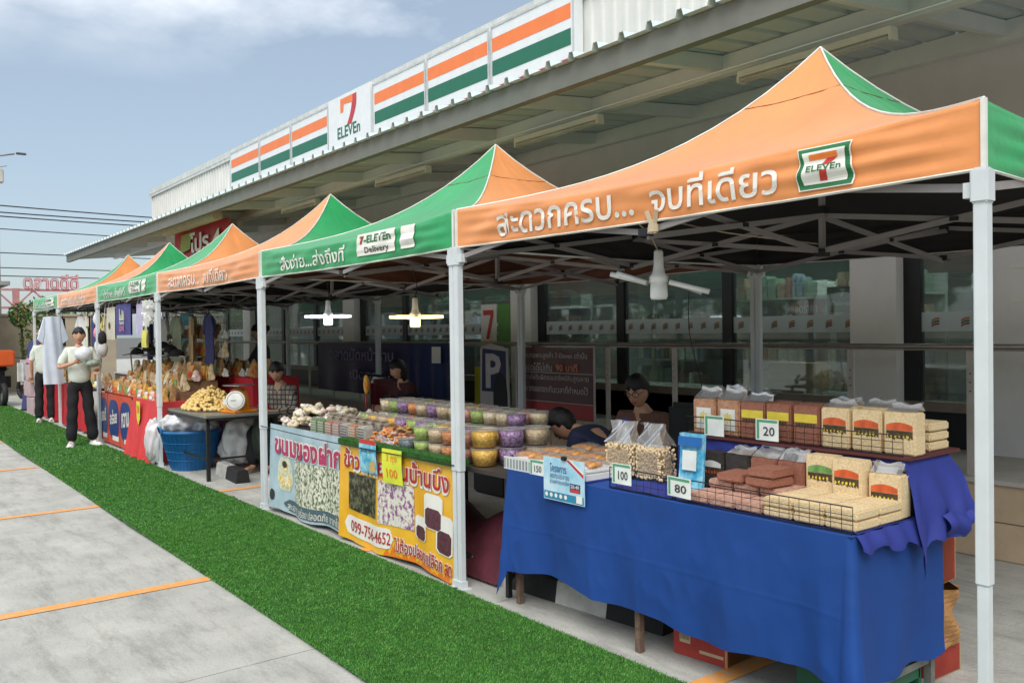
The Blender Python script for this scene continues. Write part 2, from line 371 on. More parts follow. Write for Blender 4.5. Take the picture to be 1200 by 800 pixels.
def tent(k):
    y0, y1 = YB[k]+.018, YB[k+1]-.018; W = 2.93; cy_ = (y0+y1)/2; W2 = W/2; D2 = (y1-y0)/2
    front, side = (orange, green) if k % 2 == 0 else (green, orange)
    fc = ['orange front bearing white Thai lettering and square crest, nearest of the row', 'green front with white delivery sticker, over the yellow banner stall',
          'orange front over the fruit table', 'green front over the hanging tote bags', 'orange front behind the standing woman', 'green front, farthest and smallest in the row'][k]
    t = thing('marquee_tent', 'tent with '+fc, 'tent', (0, y0, 0), 0, 'pop-up tents in one long row')
    L0 = Vector((0, y0, 0))
    def rp_(side_, s, q):
        """point on roof panel: s along the eave, q from eave to peak"""
        gq = ZC+(ZP-ZC)*gcurve(q)
        a = s*2-1
        sagm = -.02*math.sin(PI*q)*(1-a*a)
        sagm -= .055*(1-a*a)*(1-q)**6
        sagm += (.010*noise.noise(Vector((s*7*(1-q*.7), q*2.2, side_+k*3)))+.008*noise.noise(Vector((s*16*(1-q*.6), q*3, side_+k*3+9))))*min(1, q*8)*min(1, (1-q)*4)*(1-a**8)
        if side_ == 0: return Vector((W2*q, cy_+a*D2*(1-q), gq+sagm))
        if side_ == 2: return Vector((W-W2*q, cy_-a*D2*(1-q), gq+sagm))
        if side_ == 1: return Vector((W2-a*W2*(1-q), y0+D2*q, gq+sagm))
        return Vector((W2+a*W2*(1-q), y1-D2*q, gq+sagm))
    def vp_(side_, s, f):
        """point on the hanging valence: f from bottom 0 to eave 1"""
        a = s*2-1; z = ZV+(ZC-ZV)*f - .012*math.sin(PI*s)*(1-f) - .055*(1-a*a)*f**1.5
        yy = y0+(y1-y0)*s; o = valence_x(yy, z, y0, y1, k*1.7+side_*.9)
        if side_ == 0: return Vector((-o, yy, z))
        if side_ == 2: return Vector((W+o, yy, z))
        if side_ == 1: return Vector((W2-a*W2, y0-o, z))
        return Vector((W2+a*W2, y1+o, z))
    can = MB(); lin_ = MB()
    nu = 90 if k < 2 else 50
    for sd in range(4):
        can.m = 0 if sd in (0, 2) else 1; lin_.m = 0
        can.grid(lambda u, v: vp_(sd, u, v/.42) if v < .42 else rp_(sd, u, (v-.42)/.58), nu, 36)
        inn = {0: Vector((.006, 0, -.006)), 2: Vector((-.006, 0, -.006)), 1: Vector((0, .006, -.006)), 3: Vector((0, -.006, -.006))}[sd]
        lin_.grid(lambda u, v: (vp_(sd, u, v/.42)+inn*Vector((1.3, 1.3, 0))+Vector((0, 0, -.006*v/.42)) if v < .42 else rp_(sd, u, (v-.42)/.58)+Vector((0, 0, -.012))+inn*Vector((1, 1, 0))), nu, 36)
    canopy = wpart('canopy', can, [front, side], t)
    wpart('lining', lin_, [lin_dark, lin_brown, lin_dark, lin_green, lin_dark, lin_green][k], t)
    pp = MB()
    for cx_, sy in ((0, -1), (0, 1), (1, -1), (1, 1)):
        pts = [Vector((W*cx_+(W2*q if cx_ == 0 else -W2*q), cy_+sy*D2*(1-q), ZC+(ZP-ZC)*gcurve(q)+.003)) for q in [i/14 for i in range(15)]]
        pp.tube(pts, .0062, 5)
        pp.box((W*cx_, cy_+sy*D2, (ZC+ZV)/2), (.016, .016, ZC-ZV+.004))
    for sd in range(4):
        pp.tube([vp_(sd, i/20, 0)+Vector((0, 0, 0)) for i in range(21)], .006, 4)
    wpart('piping', pp, piping, t)
    if k < 2:
        sm = MB(); q = .8
        for sd in (0, 1): sm.tube([rp_(sd, i/6, q)+Vector((0, 0, .002)) for i in range(7)], .0022, 4)
        wpart('seam', sm, M('seam_thread', '#8c5f45', .9), t)
    # printed front
    pr = MB()
    def flush(nm):
        nonlocal_ = pr
        wpart(nm, nonlocal_, mats, t); pr.v, pr.f, pr.mi, pr.sm, pr.m = [], [], [], [], 0
    def pl(yc, zc, slope=0):
        def f(u, v, d=0):
            y = yc-u; z = zc+v+slope*u
            return (-(valence_x(y, z, y0, y1, k*1.7)+d+.006), y, z)
        return f
    mats = [print_w, print_g, print_r, print_o, print_k]
    def L_(s): return y0+(y1-y0)*s
    if k % 2 == 0:
        write(pr, 'สะดวกครบ...', 1.06, .12, pl(L_(.685), 2.14), .012); flush('printed_word'); write(pr, 'จบที่เดียว', .68, .145, pl(L_(.365), 2.15), .012); flush('printed_word')
        if k == 0:
            # the square shop crest: green border with scalloped sides, white field, orange/red seven
            P0_ = pl(L_(.186), 2.15); P0 = lambda u, v, d=0: P0_(u*.75, v*.8, d)
            def badge(w, h, m, d, amp):
                pr.m = m; pr.grid(lambda u, v: P0((u-.5)*2*(w/2-amp*math.sin(v*PI*2.2)), -h/2+h*v, d), 14, 14, smooth=False)
            def tile_(pts, m, d):
                (a, a2), (c, c2), (e, e2), (g_, g2) = pts; pr.m = m
                pr.grid(lambda u, v: P0((a*(1-u)+c*u)*(1-v)+(g_*(1-u)+e*u)*v, (a2*(1-u)+c2*u)*(1-v)+(g2*(1-u)+e2*u)*v, d), 8, 4, smooth=False)
            badge(.30, .20, 0, .0035, -.008); badge(.285, .188, 1, .0055, -.008); badge(.235, .15, 0, .0075, -.006)
            tile_([(-.08, .035), (.075, .035), (.075, .062), (-.08, .062)], 3, .009)
            tile_([(-.012, .008), (.028, .008), (.075, .036), (.02, .036)], 2, .0095); tile_([(-.028, -.064), (.012, -.064), (.02, -.016), (-.018, -.016)], 2, .009)
            pr.m = 1; write(pr, 'ELEVEn', .19, .03, lambda u, v, d=0: P0(u, v-.003, d), .02, .0095); flush('printed_crest')
    else:
        write(pr, 'สั่งง่าย...ส่งถึงที่', 1.18, .12, pl(L_(.66), 2.14, .0), .012); flush('printed_word')
        sx_ = L_(.31)
        P1 = pl(sx_, 2.17)
        pr.m = 0; pr.grid(lambda u, v: P1(-.27+.54*u, -.075+.155*v, .003), 24, 8, smooth=False)
        pr.m = 1; write(pr, '7-ELEVEn', .44, .055, pl(sx_, 2.205), .03, .006); pr.m = 2; write(pr, '7', .05, .055, pl(sx_-.20, 2.205) if False else pl(sx_+.20, 2.205), .03, .0075)
        pr.m = 4; write(pr, 'Delivery', .34, .055, pl(sx_-.02, 2.125), .012, .006)
        flush('printed_badge')
        P2 = pl(L_(.17), 2.17); pr.m = 0; pr.grid(lambda u, v: P2(-.085+.17*u, -.07+.15*v, .003), 10, 8, smooth=False)
    if k % 2: flush('printed_square')
    # legs
    for cx_ in (0, 1):
        for sy in (-1, 1):
            x, y = W*cx_, cy_+sy*(D2-.006)
            b = MB(); b.rbox((x, y, 1.385), (.044, .044, 1.35), .004)
            lg = wpart('leg', b, white_steel, t)
            b = MB(); b.rbox((x, y, .36), (.036, .036, .70), .003); wpart('inner_leg', b, white_steel, lg)
            b = MB(); b.lohi((x-.045, y-.04, .0), (x+.045, y+.04, .008)); b.lohi((x-.024, y-.024, .008), (x+.024, y+.024, .05)); wpart('foot', b, white_steel, lg)
            b = MB(); b.rbox((x, y, 2.0), (.058, .058, .11), .006); b.box((x+(.03 if cx_ == 0 else -.03), y-sy*.0, 1.99), (.05, .03, .05)); b.box((x, y-sy*.03, 1.99), (.03, .05, .05)); wpart('bracket', b, white_steel, lg)
    # scissor trusses
    zt, zb = 2.2, 2.0
    def scis(p, q, za, zb_):
        p = Vector(p); q = Vector(q); d = (q-p); n_ = Vector((-d.y, d.x, 0)).normalized()*.012
        for (a, c, sgn) in ((za, zb_, 1), (zb_, za, -1)):
            b = MB(); b.bar((p.x+n_.x*sgn, p.y+n_.y*sgn, a), (q.x+n_.x*sgn, q.y+n_.y*sgn, c), .014, .028)
            wpart('truss_bar', b, frame_m, t)
        b = MB(); m_ = (p+q)/2; b.box((m_.x, m_.y, (za+zb_)/2), (.045, .045, .022)); wpart('pivot', b, black_plastic, t)
    C = [(0.03, y0+.03), (0.03, y1-.03), (W-.03, y1-.03), (W-.03, y0+.03)]
    for i in range(4):
        a = C[i]; c = C[(i+1) % 4]; m_ = ((a[0]+c[0])/2, (a[1]+c[1])/2)
        scis((*a, 0), (*m_, 0), zt, zb); scis((*m_, 0), (*c, 0), zt, zb)
        scis((*m_, 0), (W2, cy_, 0), 2.18, 1.98)
        [wpart('joint_bracket', MB().box((m_[0], m_[1], z_), (.05, .05, .035)), black_plastic, t) for z_ in (zt, zb)]
    b = MB(); b.rbox((W2, cy_, 2.52), (.03, .03, 1.14), .003); wpart('centre_mast', b, frame_m, t)
    [wpart('mast_hub', MB().box((W2, cy_, z_), (.06, .06, .04)), black_plastic, t) for z_ in (1.97, 2.21)]
for k in range(6): tent(k)
# ------------------------------------------------------------------ convenience store
FX = 4.2
st = thing('convenience_store', 'long low shop with glass front, grey pillars and white ribbed parapet behind the tents', 'shop', (FX, 10, 0))
YN, YF = -7.0, 24.9
clad = M('white_ribbed_steel', '#d3d2cb', .45, .05, 2)
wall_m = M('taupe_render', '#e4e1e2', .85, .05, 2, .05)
pill_m = M('pillar_grey_paint', '#e2ddd9', .75, .05, 2)
alu_dark = M('black_window_frame', '#17181a', .4)
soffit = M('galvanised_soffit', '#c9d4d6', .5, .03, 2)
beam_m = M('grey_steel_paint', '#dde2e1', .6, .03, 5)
tile_m = M('beige_plinth_tile', '#c0aa8d', .55, .1, 5, .05)
inside_m = M('shop_interior', '#8d9492', .8)
glass = clear('shop_glass', '#d3e2de', .16, .03, .07)
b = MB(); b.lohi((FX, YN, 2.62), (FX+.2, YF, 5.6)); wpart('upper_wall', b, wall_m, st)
b = MB(); b.lohi((FX+.1, YN, .53), (FX+.2, YF, .84)); wpart('lower_wall', b, alu_dark, st)
b = MB(); b.lohi((FX-.02, 1.85, .84), (FX+.12, YF, .92)); wpart('sill', b, M('bronze_sill', '#7d6f62', .5), st)
b = MB(); b.lohi((FX+6, YN, 0), (FX+6.1, YF, 2.7)); b.lohi((FX+.2, YN, 2.7), (FX+6, YF, 2.8)); b.lohi((FX+.2, YN, .5), (FX+6, YF, .53)); b.lohi((FX+.2, YF-.1, .53), (FX+6, YF, 2.7)); b.lohi((FX+.2, -1, .53), (FX+6, -.9, 2.7))
wpart('interior_shell', b, inside_m, st)
# parapet cladding: folded ribbed sheets
def ribbed(mb, x, ya, yb, za, zb, pitch=.19, depth=.028, sgn=-1):
    y = ya; pts = []
    while y < yb-.001:
        for dy, dx in ((0, 0), (pitch*.62, 0), (pitch*.70, depth), (pitch*.90, depth), (pitch*.98, 0)):
            if y+dy <= yb: pts.append((x+sgn*dx, y+dy))
        y += pitch
    for a, c in zip(pts, pts[1:]): mb.quad((a[0], a[1], za), (c[0], c[1], za), (c[0], c[1], zb), (a[0], a[1], zb))
y = YN
while y < YF-.01:
    b = MB(); e = min(y+1.14, YF); ribbed(b, FX-.03, y, e, 3.9, 5.62); wpart('cladding_sheet', b, clad, st); y = e
b = MB(); b.lohi((FX-.10, YN, 5.62), (FX+.3, YF+.06, 5.76)); b.lohi((FX-.09, YN, 5.55), (FX-.07, YF+.05, 5.62)); wpart('parapet_cap', b, M('pale_cap_metal', '#c6c9c3', .4), st)
b = MB(); ribbed(b, 0, 0, 6, 3.9, 5.62)
b.v = [(FX+p[1], YF+.03-p[0]*1.0, p[2]) for p in b.v]; wpart('end_cladding', b, clad, st)
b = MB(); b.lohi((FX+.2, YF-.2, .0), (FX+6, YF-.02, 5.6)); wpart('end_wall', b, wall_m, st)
# pillars, mullions, panes
pill = [(2.46, 2.9)] + [(2.46+4.88*i, 2.9+4.88*i) for i in range(1, 5)]
b = MB(); b.lohi((FX-.03, YN, .53), (FX+.2, 1.86, 2.62)); wpart('end_panel', b, pill_m, st)
for z_ in (1.98, 1.72): b = MB(); b.lohi((FX-.045, 1.5, z_), (FX-.03, 1.62, z_+.05)); wpart('socket_plate', b, print_w, st)
for a, c in pill:
    b = MB(); b.lohi((FX-.14, a+.02, .53), (FX+.1, c, 2.62)); wpart('pillar', b, pill_m, st)
    b = MB(); b.lohi((FX-.02, a-.12, .92), (FX+.06, a+.02, 2.62)); wpart('mullion', b, alu_dark, st)
edges = []
for i in range(5):
    base = 2.9+4.88*i; nxt = 2.46+4.88*(i+1)-.12
    edges += [(base, base+1.37), (base+1.49, base+2.9), (base+3.02, nxt)]
    for yy in (base+1.37, base+2.9):
        b = MB(); b.lohi((FX-.02, yy, .92), (FX+.06, yy+.12, 2.62)); wpart('mullion', b, alu_dark, st)
edges = [(1.86, 2.34)] + [e for e in edges if e[1] <= YF]
frost = M('frosted_band', '#b9c4c4', .6, .03)
for (a, c) in edges:
    b = MB(); b.lohi((FX+.02, a, .92), (FX+.028, c, 2.62)); gp = wpart('glass_pane', b, glass, st)
    b = MB(); b.m = 0; b.lohi((FX+.010, a, 1.50), (FX+.016, c, 1.66))
    n = max(1, int((c-a)/.175)); 
    for i in range(n):
        yc = c-(i+.5)*(c-a)/n
        for q, m_ in ((0, 1), (1, 2), (2, 3)):
            b.m = m_; z0 = 1.545+q*.022
            b.poly([(FX+.006, yc+.035, z0-.008), (FX+.006, yc+.005, z0+.008), (FX+.006, yc-.03, z0+.012), (FX+.006, yc-.03, z0+.028), (FX+.006, yc+.005, z0+.024), (FX+.006, yc+.035, z0+.008)])
    wpart('sticker_band', b, [frost, M('band_red', '#9b4038', .6), M('band_green', '#3d6a55', .6), M('band_orange', '#b9703f', .6)], gp)
# things inside the shop
shop_light = emis('shop_ceiling_glow', '#f4f6ee', 18.0)
for i in range(9): b = MB(); b.lohi((FX+1.0, 1.2+2.4*i, 2.66), (FX+1.3, 2.4+2.4*i, 2.69)); wpart('ceiling_light', b, shop_light, st)
prod_c = [M('goods_'+str(i), c_, .5, .3, 25) for i, c_ in enumerate(['#8f5a52', '#b5a88a', '#6a7f70', '#cfd2cc', '#75808f', '#8a7260'])]
def shelf(x, y, label, rz=0):
    t = thing('store_shelf', label, 'shelf', (x, y, .53), rz, 'stocked shelves seen through the shop glass')
    b = MB(); b.lohi((0, -.6, 0), (.05, .6, 1.55)); part('back_panel', b, M('shelf_grey', '#8f9492', .5), t)
    for q in range(4):
        z = .25+q*.36; b = MB(); b.lohi((-.4, -.6, z), (0, .6, z+.025)); part('shelf_board', b, MATS['shelf_grey'], t)
        yy = -.57
        while yy < .5:
            w_ = rnd(.05, .14); h_ = rnd(.12, .27); b = MB(); b.rbox((-.25, yy+w_/2, z+.025+h_/2), (.2, w_*.9, h_), .01); part('packet', b, random.choice(prod_c), t); yy += w_
    return t
s0 = shelf(FX+1.6, 3.5, 'stocked grey shop shelf seen through the glass right of the near pillar pair')
for i, (x, y) in enumerate([(FX+1.6, 4.8), (FX+1.6, 6.3), (FX+1.5, 8.6), (FX+1.6, 10.0), (FX+1.5, 11.4), (FX+1.6, 2.0)]):
    dup(s0, (x, y, .53), 0, ['stocked shop shelf behind the hanging white lamp', 'stocked shop shelf left of the white window panel', 'stocked shop shelf behind the grey pillar with the P board', 'stocked shop shelf behind the lit warm lamp', 'stocked shop shelf behind the lit white lamp', 'stocked shop shelf behind the nearest tent pole'][i])
single('window_panel', MB().lohi((0, -.66, -.28), (.02, .66, .28)), M('pale_window_panel', '#a9b2b0', .6), 'large pale blank panel standing inside the shop window above the lamp', 'panel', (FX+.12, 5.05, 2.0))
b = MB(); b.m = 0; b.lohi((0, -.16, -.12), (.02, .16, .12)); b.m = 1; write(b, '7', .05, .07, facing(0, 0, .06), .02); write(b, 'Delivery', .24, .06, facing(0, 0, -.04), .02)
single('hanging_sign', b, [M('deep_green_board', '#12442c', .5), print_w], 'dark green sign reading 7 Delivery hanging inside the shop', 'sign', (FX+.14, 3.14, 1.8))
b = MB(); b.m = 0; b.lohi((0, -.16, -.07), (.02, .16, .07)); b.m = 1; write(b, 'ลดราคา', .24, .07, facing(0, 0, 0), .01)
single('sale_sign', b, [M('red_board', '#a83a36', .5), print_w], 'small red sale sign with white Thai lettering inside the shop', 'sign', (FX+.14, 3.52, 1.72))
b = MB(); b.rbox((0, 0, .14), (.3, .5, .28), .01); tm = MB(); tm.m = 0; tm.lohi((-.152, -.25, .12), (-.150, .25, .16))
t = thing('cardboard_box', 'brown cardboard box inside the shop window behind the stacked snack packs', 'box', (FX+.35, 3.75, .92)); part('carton', b, M('kraft_card', '#8a6f4d', .85, .1, 8), t); part('tape', tm, M('brown_tape', '#a78a60', .4), t)
b = MB(); b.lohi((FX+.1, 3.2, .53), (FX+.8, 7.0, .9)); wpart('window_ledge', b, M('ledge_grey', '#5f625f', .7), st)

# ------------------------------------------------------------------ canopy roof in front of the store
CY0, CY1, CX = -7.0, 22.8, 1.5
cz = lambda x: 3.60+(x-CX)*.10
cp = thing('canopy_roof', 'lean-to corrugated metal canopy with grey steel beams above the tents', 'canopy', (CX, 10, 0))
y = CY0
while y < CY1-.01:
    e = min(y+.8, CY1); b = MB(); p = []
    yy = y
    while yy < e-.001:
        for dy, dz in ((0, 0), (.165, 0), (.18, .05), (.22, .05), (.235, 0)):
            if yy+dy < e-.0005: p.append((yy+dy, dz))
        yy += .2667
    p.append((e-.0005, 0))
    for a, c in zip(p, p[1:]): b.quad((CX-.06, a[0], cz(CX-.06)+a[1]), (CX-.06, c[0], cz(CX-.06)+c[1]), (FX-.03, c[0], cz(FX)+c[1]), (FX-.03, a[0], cz(FX)+a[1]))
    for a, c in zip(p, p[1:]): b.quad((CX-.06, a[0], cz(CX-.06)+a[1]-.003), (CX-.06, c[0], cz(CX-.06)+c[1]-.003), (FX-.03, c[0], cz(FX)+c[1]-.003), (FX-.03, a[0], cz(FX)+a[1]-.003))
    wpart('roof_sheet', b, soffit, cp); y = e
def beam(x, h, w, z):
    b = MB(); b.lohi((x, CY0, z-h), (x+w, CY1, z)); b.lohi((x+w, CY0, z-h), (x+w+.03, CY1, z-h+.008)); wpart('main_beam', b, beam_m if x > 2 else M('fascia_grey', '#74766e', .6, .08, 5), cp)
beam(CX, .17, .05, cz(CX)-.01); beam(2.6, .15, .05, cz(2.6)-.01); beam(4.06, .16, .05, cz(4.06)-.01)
y = -5.9
while y < CY1:
    for (a, c) in ((CX+.05, 2.6), (2.65, 4.06)):
        b = MB(); off = 0 if a < 2 else .0
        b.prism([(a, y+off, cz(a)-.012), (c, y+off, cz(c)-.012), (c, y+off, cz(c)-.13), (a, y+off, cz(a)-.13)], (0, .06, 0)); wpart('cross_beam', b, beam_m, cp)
    y += 1.5
# strip lights and their conduit under the canopy
tube_w = M('unlit_tube', '#c9c9c2', .35)
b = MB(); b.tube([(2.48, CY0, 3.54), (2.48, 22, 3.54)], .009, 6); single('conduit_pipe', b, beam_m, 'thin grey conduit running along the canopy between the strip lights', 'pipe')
def strip(y, label):
    t = thing('strip_light', label, 'strip light', (2.50, y, 3.47), 0, 'unlit strip lights under the canopy')
    b = MB(); b.rbox((0, 0, 0), (.085, 1.22, .05), .006); part('housing', b, print_w, t)
    for s in (-1, 1):
        b = MB(); b.tube([(s*.025, -.58, -.045), (s*.025, .58, -.045)], .014, 8); part('tube', b, tube_w, t)
        b = MB(); b.box((0, s*.6, -.04), (.08, .025, .05)); part('end_cap', b, print_w, t)
for y, lb in ((2.25, 'strip light above the peak of the nearest orange tent'), (5.0, 'strip light right of the first green tent peak'), (7.9, 'strip light just left of the green tent peak under the canopy'), (10.9, 'strip light under the canopy above the second orange tent'), (14, 'strip light above the far green tent'), (17, 'farthest strip light near the red hanging banner')): strip(y, lb)
# white light box and the red banner at the far end
b = MB(); b.rbox((1.8, 13.9, 3.46), (.16, 2.9, .13), .02); single('light_box', b, M('cream_box', '#b9b39f', .6), 'long cream box beam hanging above the red banner at the far end', 'box beam')
b = MB(); b.m = 0; b.grid(lambda u, v: (2.05+.02*math.sin(u*19), 12.6+3.0*u, 2.75+.72*v), 30, 6)
red_ban = M('red_vinyl', '#a8252c', .5, .2, 4)
b.m = 1; write(b, 'โปร 4', 1.6, .36, facing(2.02, 13.8, 3.2), .03)
b.m = 2; b.poly([(2.018, 14.6, 2.8), (2.018, 13.6, 2.8), (2.018, 13.8, 3.02), (2.018, 14.5, 3.0)])
b.m = 3; b.poly([(2.018, 15.2, 3.05), (2.018, 14.6, 3.1), (2.018, 14.5, 3.4), (2.018, 15.1, 3.38)])
single('red_banner', b, [red_ban, print_w, M('blue_print', '#2f5aa8', .5), M('olive_print', '#8f9a4a', .6)], 'red promotional banner with white lettering hung under the far canopy end', 'banner')

# ------------------------------------------------------------------ shop signs on the parapet
sb = [(6.39, 8.05), (8.10, 9.66), (9.71, 11.34), (12.99, 14.6), (14.65, 16.22), (16.27, 17.98)]
vinyl_w = M('sign_white_vinyl', '#dcdedd', .35, .03); so = M('sign_orange', '#e8793a', .35, .04); sg = M('sign_green', '#14654a', .35, .04)
sm_ = M('sign_crimson', '#a32c43', .4)
alu = M('sign_alu_edge', '#b9bcbb', .35)
for i, (a, c) in enumerate(sb):
    t = thing('striped_sign', ['nearest white sign panel with orange and green stripes on the parapet, beside bare cladding', 'second striped sign panel from the near end of the parapet', 'striped sign panel directly right of the square seven logo', 'striped sign panel directly left of the square seven logo', 'striped sign panel second from the far end of the parapet', 'farthest striped sign panel on the parapet'][i], 'sign', (4.0, a, 4.6), 0, 'striped sign panels along the parapet')
    L = c-a
    b = MB(); b.lohi((0, 0, 0), (.14, L, 1.02)); part('sign_box', b, vinyl_w, t)
    for z0, z1, m_, nm in ((.68, .86, so, 'orange_stripe'), (.36, .56, sg, 'green_stripe')):
        b = MB(); b.lohi((-.004, .06 if i in (0, 3) else .0, z0), (0, L-.06 if i in (2, 5) else L, z1)); part(nm, b, m_, t)
    b = MB(); b.lohi((-.012, 0, 1.0), (0, L, 1.03)); b.lohi((-.012, 0, .0), (0, .025, 1.0)); b.lohi((-.012, L-.025, .0), (0, L, 1.0)); part('trim', b, alu, t)
    if i < 3:
        b = MB(); b.lohi((-.006, .02, .12), (0, L-.02, .21)); part('crimson_stripe', b, sm_, t)
t = thing('logo_sign', 'square white sign with orange and red seven above green ELEVEn', 'sign', (3.98, 11.39, 4.6))
b = MB(); b.lohi((0, 0, 0), (.16, 1.55, 1.08)); part('sign_box', b, vinyl_w, t)
b = MB(); b.m = 0
P = facing(-.002, .78, .56)
b.poly([P(-.30, .46, .001), P(-.30, .36, .001), P(.16, .33, .001), P(.16, .46, .001)]); b.poly([P(-.30, .36, .001), P(-.30, .22, .001), P(-.19, .22, .001), P(-.17, .352, .001)])
part('orange_seven_bar', b, so, t)
b = MB(); b.poly([P(.16, .46, .001), P(.16, .33, .001), P(.30, .33, .001), P(.30, .46, .001)]); b.grid(lambda u, v: P(.13+.17*u-.20*v**1.6, .33-.36*v, .001), 2, 8, smooth=False)
part('red_seven_stroke', b, M('sign_red', '#b8303a', .4), t)
b = MB(); write(b, 'ELEVEn', .84, .20, facing(-.002, .78, .44), .02); part('green_lettering', b, sg, t)

# ------------------------------------------------------------------ raised plinth and railing
pt = thing('shop_plinth', 'low beige tiled step wall running along the shop front', 'low wall', (3.06, 5, 0))
b = MB(); b.lohi((3.075, YN, 0), (FX+.2, YF, .50)); wpart('plinth_core', b, joint_m, pt)
b = MB(); b.lohi((3.04, YN, .50), (FX+.2, YF, .53)); wpart('coping', b, M('plinth_top_cement', '#b5b0a8', .8, .1, 3), pt)
y = -1.0; i = 0
while y < 16:
    for r_ in range(2):
        if y < 9 or r_ == 1:
            b = MB(); b.rbox((3.07, y+.198, .125+.25*r_), (.02, .394, .244), .003); wpart('tile', b, tile_m, pt)
    y += .4
rl = thing('hand_railing', 'dark metal hand railing with punched posts in front of the shop glass', 'railing', (3.15, 5, .53))
b = MB(); b.tube([(3.15, -2, 1.405), (3.15, 22, 1.405)], .018, 8); b.lohi((3.13, -2, 1.375), (3.17, 22, 1.385)); wpart('top_rail', b, M('dark_bronze_rail', '#8a7f75', .35, metal=.4), rl)
b = MB(); b.tube([(3.16, -2, 1.02), (3.16, 22, 1.02)], .012, 6); 
post_m = M('punched_post_steel', '#c0b6aa', .45, .1, 9)
y = 1.47
while y < 21:
    b = MB(); b.lohi((3.145, y-.025, .53), (3.165, y+.025, 1.378)); p_ = wpart('post', b, post_m, rl)
    b = MB()
    for z in (1.1, 1.16, 1.22): b.tube([(3.142, y, z), (3.146, y, z)], .006, 6)
    wpart('bolt_hole', b, alu_dark, p_); y += .885
# ------------------------------------------------------------------ people
def skin(vs, es, rr, sub=2):
    me = bpy.data.meshes.new('s'); me.from_pydata([tuple(v) for v in vs], es, []); me.update()
    o = bpy.data.objects.new('s', me); COL.objects.link(o)
    md = o.modifiers.new('k', 'SKIN'); md.use_smooth_shade = True
    for i, r in enumerate(rr):
        d = me.skin_vertices[0].data[i]; d.radius = r if isinstance(r, tuple) else (r, r); d.use_root = (i == 0)
    m2 = o.modifiers.new('u', 'SUBSURF'); m2.levels = sub; m2.render_levels = sub
    bpy.context.view_layer.update()
    res = bpy.data.meshes.new_from_object(o.evaluated_get(bpy.context.evaluated_depsgraph_get()))
    bpy.data.objects.remove(o); bpy.data.meshes.remove(me); return res
def me_add(mb, me, fn=None):
    b = len(mb.v)
    for v in me.vertices: mb.v.append(tuple(fn(v.co)) if fn else tuple(v.co))
    old = mb.smooth; mb.smooth = True
    for p in me.polygons: mb.face([b+i for i in p.vertices])
    mb.smooth = old; bpy.data.meshes.remove(me)
skin_m = M('skin_tone', '#c08f72', .55, .05, 8); lip_m = M('lip_tone', '#a04a48', .5); eye_w = M('eye_white', '#d8d4ce', .4); hair_m = M('black_hair', '#14100f', .5, .3, 40, .4, 120)
GP = dict(pelvis=(0, 0, .92), waist=(0, .0, 1.06), chest=(0, 0, 1.26), neck0=(0, .01, 1.39), neck1=(0, -.005, 1.455), head=(0, -.02, 1.555),
          shL=(-.15, .01, 1.34), elL=(-.205, .02, 1.09), wrL=(-.21, -.06, .86), shR=(.15, .01, 1.34), elR=(.205, .02, 1.09), wrR=(.21, -.06, .86),
          hpL=(-.085, 0, .88), knL=(-.095, -.01, .47), anL=(-.1, .02, .085), hpR=(.085, 0, .88), knR=(.095, -.01, .47), anR=(.1, .02, .085), look=(0, -1, 0), hand=.45)
